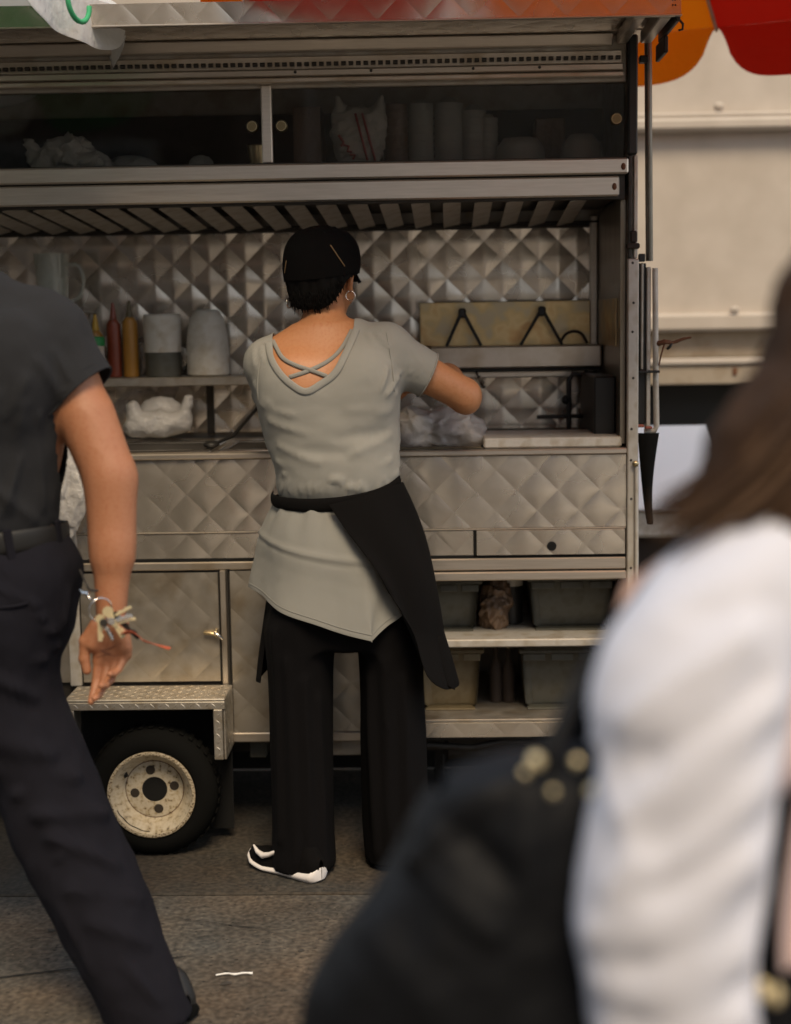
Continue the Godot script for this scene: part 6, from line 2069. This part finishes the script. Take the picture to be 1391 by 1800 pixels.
func build_near_woman() -> void:
	var o := thing("person", Vector3(0.36, 0, 2.6), "person with long brown hair and a pale jacket, passing close to the camera", "person")
	var hb := Basis(Vector3.UP, deg_to_rad(-80)) * Basis(Vector3.RIGHT, deg_to_rad(-10))
	var hc := Vector3(0.420, 1.325, 2.58)
	var skin := [
		Loft.new([[0.70, 0.36, 0.11, 2.56, 0.15], [0.85, 0.36, 0.095, 2.56, 0.125], [1.0, 0.36, 0.10, 2.56, 0.135], [1.12, 0.355, 0.10, 2.56, 0.15], [1.19, 0.355, 0.075, 2.56, 0.12], [1.24, 0.36, 0.05, 2.56, 0.06]], 0.04),
		Limb.new(Vector3(0.40, 1.30, 2.57), Vector3(0.36, 1.18, 2.56), 0.046, 0.052, 0.04),
		Limb.new(Vector3(0.30, 1.14, 2.70), Vector3(0.20, 0.88, 2.74), 0.045, 0.036, 0.03),
		Limb.new(Vector3(0.20, 0.88, 2.74), Vector3(0.255, 0.66, 2.72), 0.036, 0.024, 0.03),
		Limb.new(Vector3(0.32, 1.14, 2.42), Vector3(0.20, 0.95, 2.44), 0.045, 0.036, 0.03),
		Limb.new(Vector3(0.20, 0.95, 2.44), Vector3(0.165, 1.045, 2.56), 0.034, 0.022, 0.03),
		Limb.new(Vector3(0.38, 0.72, 2.64), Vector3(0.36, 0.06, 2.66), 0.075, 0.04, 0.04),
		Limb.new(Vector3(0.36, 0.72, 2.48), Vector3(0.40, 0.06, 2.46), 0.075, 0.04, 0.04)]
	var curl := [[35, 40, 25, 4], [38, 42, 25, 0], [40, 42, 25, -3], [42, 42, 25, -8]]
	var th := [[0.030, 0.022, 0.008], [0.052, 0.050, 0.018], [0.052, 0.078, 0.030], [0.044, 0.098, 0.036]]
	var lh := hand_prims(Vector3(0.166, 1.048, 2.562), frame(Vector3(0.12, 0.75, 0.4), Vector3(0.8, -0.1, 0.2)), curl, th, 0.85)
	var rh := hand_prims(Vector3(0.256, 0.655, 2.72), frame(Vector3(0.15, -1, 0.0), Vector3(0, 0, -1)), curl, th, 0.88)
	part("body", join([smooth_body(skin, 0.011), smooth_body(head_prims(hc, hb, 0.94), 0.009), smooth_body(ear_prims(hc, hb, 0.94), 0.005), smooth_body(lh, 0.0045), smooth_body(rh, 0.005)]), M.skin_pale, o)
	add_eyes(hc, hb, o, 0.94)
	# jacket: near sleeve and body
	var sl := [
		Loft.new([[0.60, 0.245, 0.042, 2.72, 0.042], [0.68, 0.232, 0.055, 2.73, 0.055], [0.74, 0.212, 0.068, 2.74, 0.062], [0.79, 0.193, 0.069, 2.745, 0.066], [0.85, 0.187, 0.072, 2.75, 0.068], [0.89, 0.186, 0.077, 2.75, 0.070], [0.96, 0.195, 0.076, 2.75, 0.070], [1.015, 0.204, 0.074, 2.745, 0.072], [1.06, 0.204, 0.080, 2.74, 0.074], [1.115, 0.216, 0.074, 2.73, 0.072], [1.165, 0.238, 0.055, 2.72, 0.062], [1.198, 0.262, 0.03, 2.71, 0.04], [1.21, 0.27, 0.01, 2.70, 0.015]], 0.04),
		Limb.new(Vector3(0.262, 1.14, 2.70), Vector3(0.33, 1.165, 2.62), 0.055, 0.045, 0.05),
		Loft.new([[0.62, 0.43, 0.10, 2.54, 0.185], [0.80, 0.425, 0.095, 2.55, 0.175], [1.0, 0.405, 0.095, 2.555, 0.175], [1.12, 0.37, 0.10, 2.555, 0.17], [1.18, 0.36, 0.085, 2.555, 0.13], [1.215, 0.362, 0.055, 2.555, 0.07]], 0.05),
		Limb.new(Vector3(0.32, 1.145, 2.42), Vector3(0.215, 0.955, 2.43), 0.062, 0.055, 0.04),
		Limb.new(Vector3(0.21, 0.955, 2.435), Vector3(0.176, 1.02, 2.53), 0.050, 0.036, 0.03)]
	var F := func(x: float, y: float) -> Vector3: return on_back(sl, x, y, 0.0, 3.2, 2.3)
	var folds := []
	for q in [[0.145, 1.06, 0.235, 1.125, 0.008, 0.010], [0.16, 1.03, 0.25, 1.09, 0.008, -0.012], [0.15, 0.99, 0.26, 1.08, 0.010, 0.012], [0.17, 0.965, 0.265, 1.045, 0.009, -0.012], [0.135, 0.93, 0.25, 1.02, 0.011, 0.011], [0.17, 0.93, 0.26, 0.985, 0.009, -0.011], [0.12, 0.885, 0.24, 0.955, 0.010, 0.012], [0.15, 0.868, 0.25, 0.915, 0.008, -0.012], [0.125, 0.845, 0.24, 0.875, 0.009, 0.010], [0.15, 0.82, 0.24, 0.845, 0.007, -0.010], [0.13, 0.80, 0.24, 0.82, 0.008, 0.008], [0.18, 1.17, 0.24, 1.14, 0.010, 0.006], [0.20, 1.14, 0.265, 1.15, 0.009, -0.006], [0.13, 1.03, 0.15, 0.96, 0.008, 0.006]]:
		folds.append([F.call(q[0], q[1]), F.call(q[2], q[3]), q[4], q[5]])
	var cuffs := func(p: Vector3) -> float:
		var g: float = 0.62 - p.y
		g = minf(1.212 - p.y, p.y - 0.625)
		if p.z < 2.6 and p.x < 0.22:
			g = minf(g, 1.025 - p.y)
		# open down the front: the left edge falls at x 0.45
		return minf(g, maxf(0.30 - p.x, p.z - 2.585 - 0.0 * p.y) if p.x > 0.44 else g)
	part("jacket", thick(clipped(folded(smooth_body(sl, 0.007), stronger(folds, 0.95, 1.5), 0.004, Vector3(6, 6, 6)), cuffs), 0.002), M.jacket, o)
	part("jacket_front", thick(sheet(func(u, v): return Vector3(lerpf(0.284, 0.33, u) - 0.03 * v * (1.0 - v) + 0.012 * (1.0 - v), lerpf(0.99, 0.83, v), 2.735 + 0.012 * sin(u * 6.0 + v * 3.0)), 10, 16), 0.003), M.pink_lining, o)
	part("blouse", smooth_body([Loft.new([[0.66, 0.37, 0.118, 2.56, 0.156], [0.85, 0.365, 0.104, 2.56, 0.134], [1.0, 0.362, 0.108, 2.56, 0.144], [1.12, 0.357, 0.108, 2.56, 0.158], [1.185, 0.356, 0.084, 2.56, 0.128], [1.215, 0.357, 0.07, 2.56, 0.09]], 0.03), Limb.new(Vector3(0.325, 1.145, 2.69), Vector3(0.265, 1.02, 2.705), 0.054, 0.050, 0.03)], 0.011), M.pink_lining, o)
	part("skirt", smooth_body([Loft.new([[0.40, 0.375, 0.15, 2.56, 0.19], [0.60, 0.37, 0.13, 2.56, 0.17], [0.72, 0.37, 0.115, 2.56, 0.15]], 0.03)], 0.014), M.black_cloth, o)
	shoe(o, Vector3(0.31, 0, 2.66), Vector3(1, 0, 0.05), 0.23, M.leather, M.rubber, false)
	shoe(o, Vector3(0.36, 0, 2.46), Vector3(1, 0, 0.0), 0.23, M.leather, M.rubber, false)
	# long hair
	var hs := [
		Egg.new(hc + hb * Vector3(0, 0.03, 0.02), Vector3(0.086, 0.098, 0.106), 0.03, hb),
		Limb.new(Vector3(0.375, 1.345, 2.59), Vector3(0.300, 1.255, 2.62), 0.062, 0.052, 0.04, Vector3.BACK, 1.25),
		Limb.new(Vector3(0.300, 1.255, 2.62), Vector3(0.252, 1.195, 2.66), 0.048, 0.038, 0.04),
		Limb.new(Vector3(0.35, 1.29, 2.66), Vector3(0.285, 1.205, 2.71), 0.042, 0.032, 0.04)]
	var hair := part("hair", clipped(folded(smooth_body(hs, 0.009), [], 0.010, Vector3(26, 8, 26)), func(p):
		var q: Vector3 = hb.inverse() * (p - hc)
		return maxf(q.z + 0.015, q.y - 0.06) if q.y > -0.13 else 1.0), M.hair_brown, o)
	var dark := []
	var pale := []
	for k in 420:
		var f := rng.randf()
		var zz := rng.randf_range(-0.08, 0.10)
		var s0 := Vector3(lerpf(0.335, 0.43, f), 1.385 - 0.09 * absf(f - 0.6) + rng.randf_range(-0.03, 0.0), 2.59 + zz)
		var f2 := clampf(f + rng.randf_range(-0.22, 0.22), 0.0, 1.0)
		var s3 := Vector3(lerpf(0.186, 0.285, f2) + rng.randf_range(-0.008, 0.006), lerpf(1.187, 1.172, f2) + rng.randf_range(-0.012, 0.025), 2.665 + zz * 0.8)
		var s1 := s0.lerp(s3, 0.33) + Vector3(0.018 + rng.randf_range(-0.012, 0.008), 0.012, 0.016)
		var s2 := s0.lerp(s3, 0.68) + Vector3(0.012 + rng.randf_range(-0.01, 0.01), 0.0, 0.016)
		var r := rng.randf_range(0.0010, 0.0026)
		var s := tube(curve([s0, s1, s2, s3], 9), [r * 0.7, r, r, r, r, r, r, r, r * 0.7, r * 0.2], 4)
		if rng.randf() < 0.3:
			pale.append(s)
		else:
			dark.append(s)
	part("strands", join(dark), M.hair_brown, hair).set_meta("kind", "stuff")
	part("pale_strands", join(pale), M.hair_light_brown, hair).set_meta("kind", "stuff")
	build_tote()


func build_tote() -> void:
	var sb := thing("shoulder_bag", Vector3(0.31, 0.62, 2.66), "small black shoulder bag with gold charms between the passing woman's sleeve and body", "bag")
	part("pouch", folded(smooth_body([Loft.new([[0.62, 0.33, 0.075, 2.66, 0.045], [0.74, 0.325, 0.08, 2.66, 0.05], [0.86, 0.320, 0.065, 2.66, 0.045], [0.95, 0.315, 0.05, 2.66, 0.035], [1.06, 0.32, 0.035, 2.65, 0.025]], 0.02)], 0.009), [], 0.006, Vector3(8, 8, 8)), M.tote, sb)
	part("strap", tube([Vector3(0.300, 1.04, 2.66), Vector3(0.310, 1.13, 2.64), Vector3(0.33, 1.21, 2.58)], 0.010, 8), M.tote, sb)
	for q in [[0.262, 0.822, 2.715], [0.272, 0.806, 2.715], [0.284, 0.80, 2.712], [0.262, 0.955, 2.70]]:
		part("charm", ball(Vector3(q[0], q[1], q[2]), Vector3(0.006, 0.010, 0.005)), M.gold, sb)

	var t := thing("tote_bag", Vector3(0.04, 0.42, 2.66), "large black tote bag with gold fittings hanging behind the passing woman's arm", "bag")
	var prims := [Loft.new([[0.42, 0.03, 0.16, 2.64, 0.075], [0.60, 0.035, 0.172, 2.645, 0.085], [0.77, 0.040, 0.163, 2.655, 0.085], [0.842, 0.052, 0.135, 2.66, 0.080], [0.91, 0.075, 0.112, 2.665, 0.072], [0.945, 0.083, 0.107, 2.665, 0.066], [0.972, 0.089, 0.098, 2.665, 0.056], [0.988, 0.098, 0.080, 2.665, 0.042], [1.0, 0.11, 0.03, 2.665, 0.02]], 0.03)]
	var F := func(x: float, y: float) -> Vector3: return on_back(prims, x, y, 0.0, 3.2, 2.3)
	var folds := []
	for q in [[0.0, 0.965, 0.07, 0.985, 0.008, 0.009], [-0.015, 0.94, 0.05, 0.975, 0.010, 0.012], [-0.02, 0.915, 0.02, 0.955, 0.009, 0.010], [-0.02, 0.92, 0.045, 0.865, 0.010, 0.014], [0.01, 0.955, 0.06, 0.91, 0.012, -0.014], [0.075, 0.985, 0.07, 0.90, 0.012, 0.010], [-0.06, 0.86, 0.0, 0.80, 0.016, 0.008]]:
		folds.append([F.call(q[0], q[1]), F.call(q[2], q[3]), q[4], q[5]])
	part("pouch", folded(smooth_body(prims, 0.008), stronger(folds, 1.0), 0.012, Vector3(5, 5, 5)), M.tote, t)
	part("strap", tube(curve([Vector3(0.090, 0.985, 2.70), Vector3(0.100, 1.015, 2.695), Vector3(0.128, 1.060, 2.66), Vector3(0.160, 1.105, 2.645), Vector3(0.22, 1.175, 2.655), Vector3(0.29, 1.225, 2.66)], 24), 0.009, 8, 1.0), M.tote, t)
	part("strap", tube(curve([Vector3(0.125, 0.980, 2.62), Vector3(0.130, 1.02, 2.62), Vector3(0.150, 1.07, 2.615), Vector3(0.19, 1.13, 2.62), Vector3(0.25, 1.20, 2.64), Vector3(0.30, 1.222, 2.65)], 24), 0.009, 8), M.tote, t)
	for q in [[0.082, 1.008, 2.722, 0.0068], [0.073, 0.997, 2.722, 0.0036], [0.117, 1.003, 2.71, 0.0055], [0.095, 0.985, 2.735, 0.0036], [0.128, 0.988, 2.742, 0.0065]]:
		part("stud", lathe([[0.0, 0.006], [q[3] * 0.5, 0.0055], [q[3] * 0.85, 0.003], [q[3], -0.002], [0.0, -0.002]], Vector3(q[0], q[1], q[2]), Vector3(-0.15, 0.55, 0.8).normalized(), 18), M.gold, t)
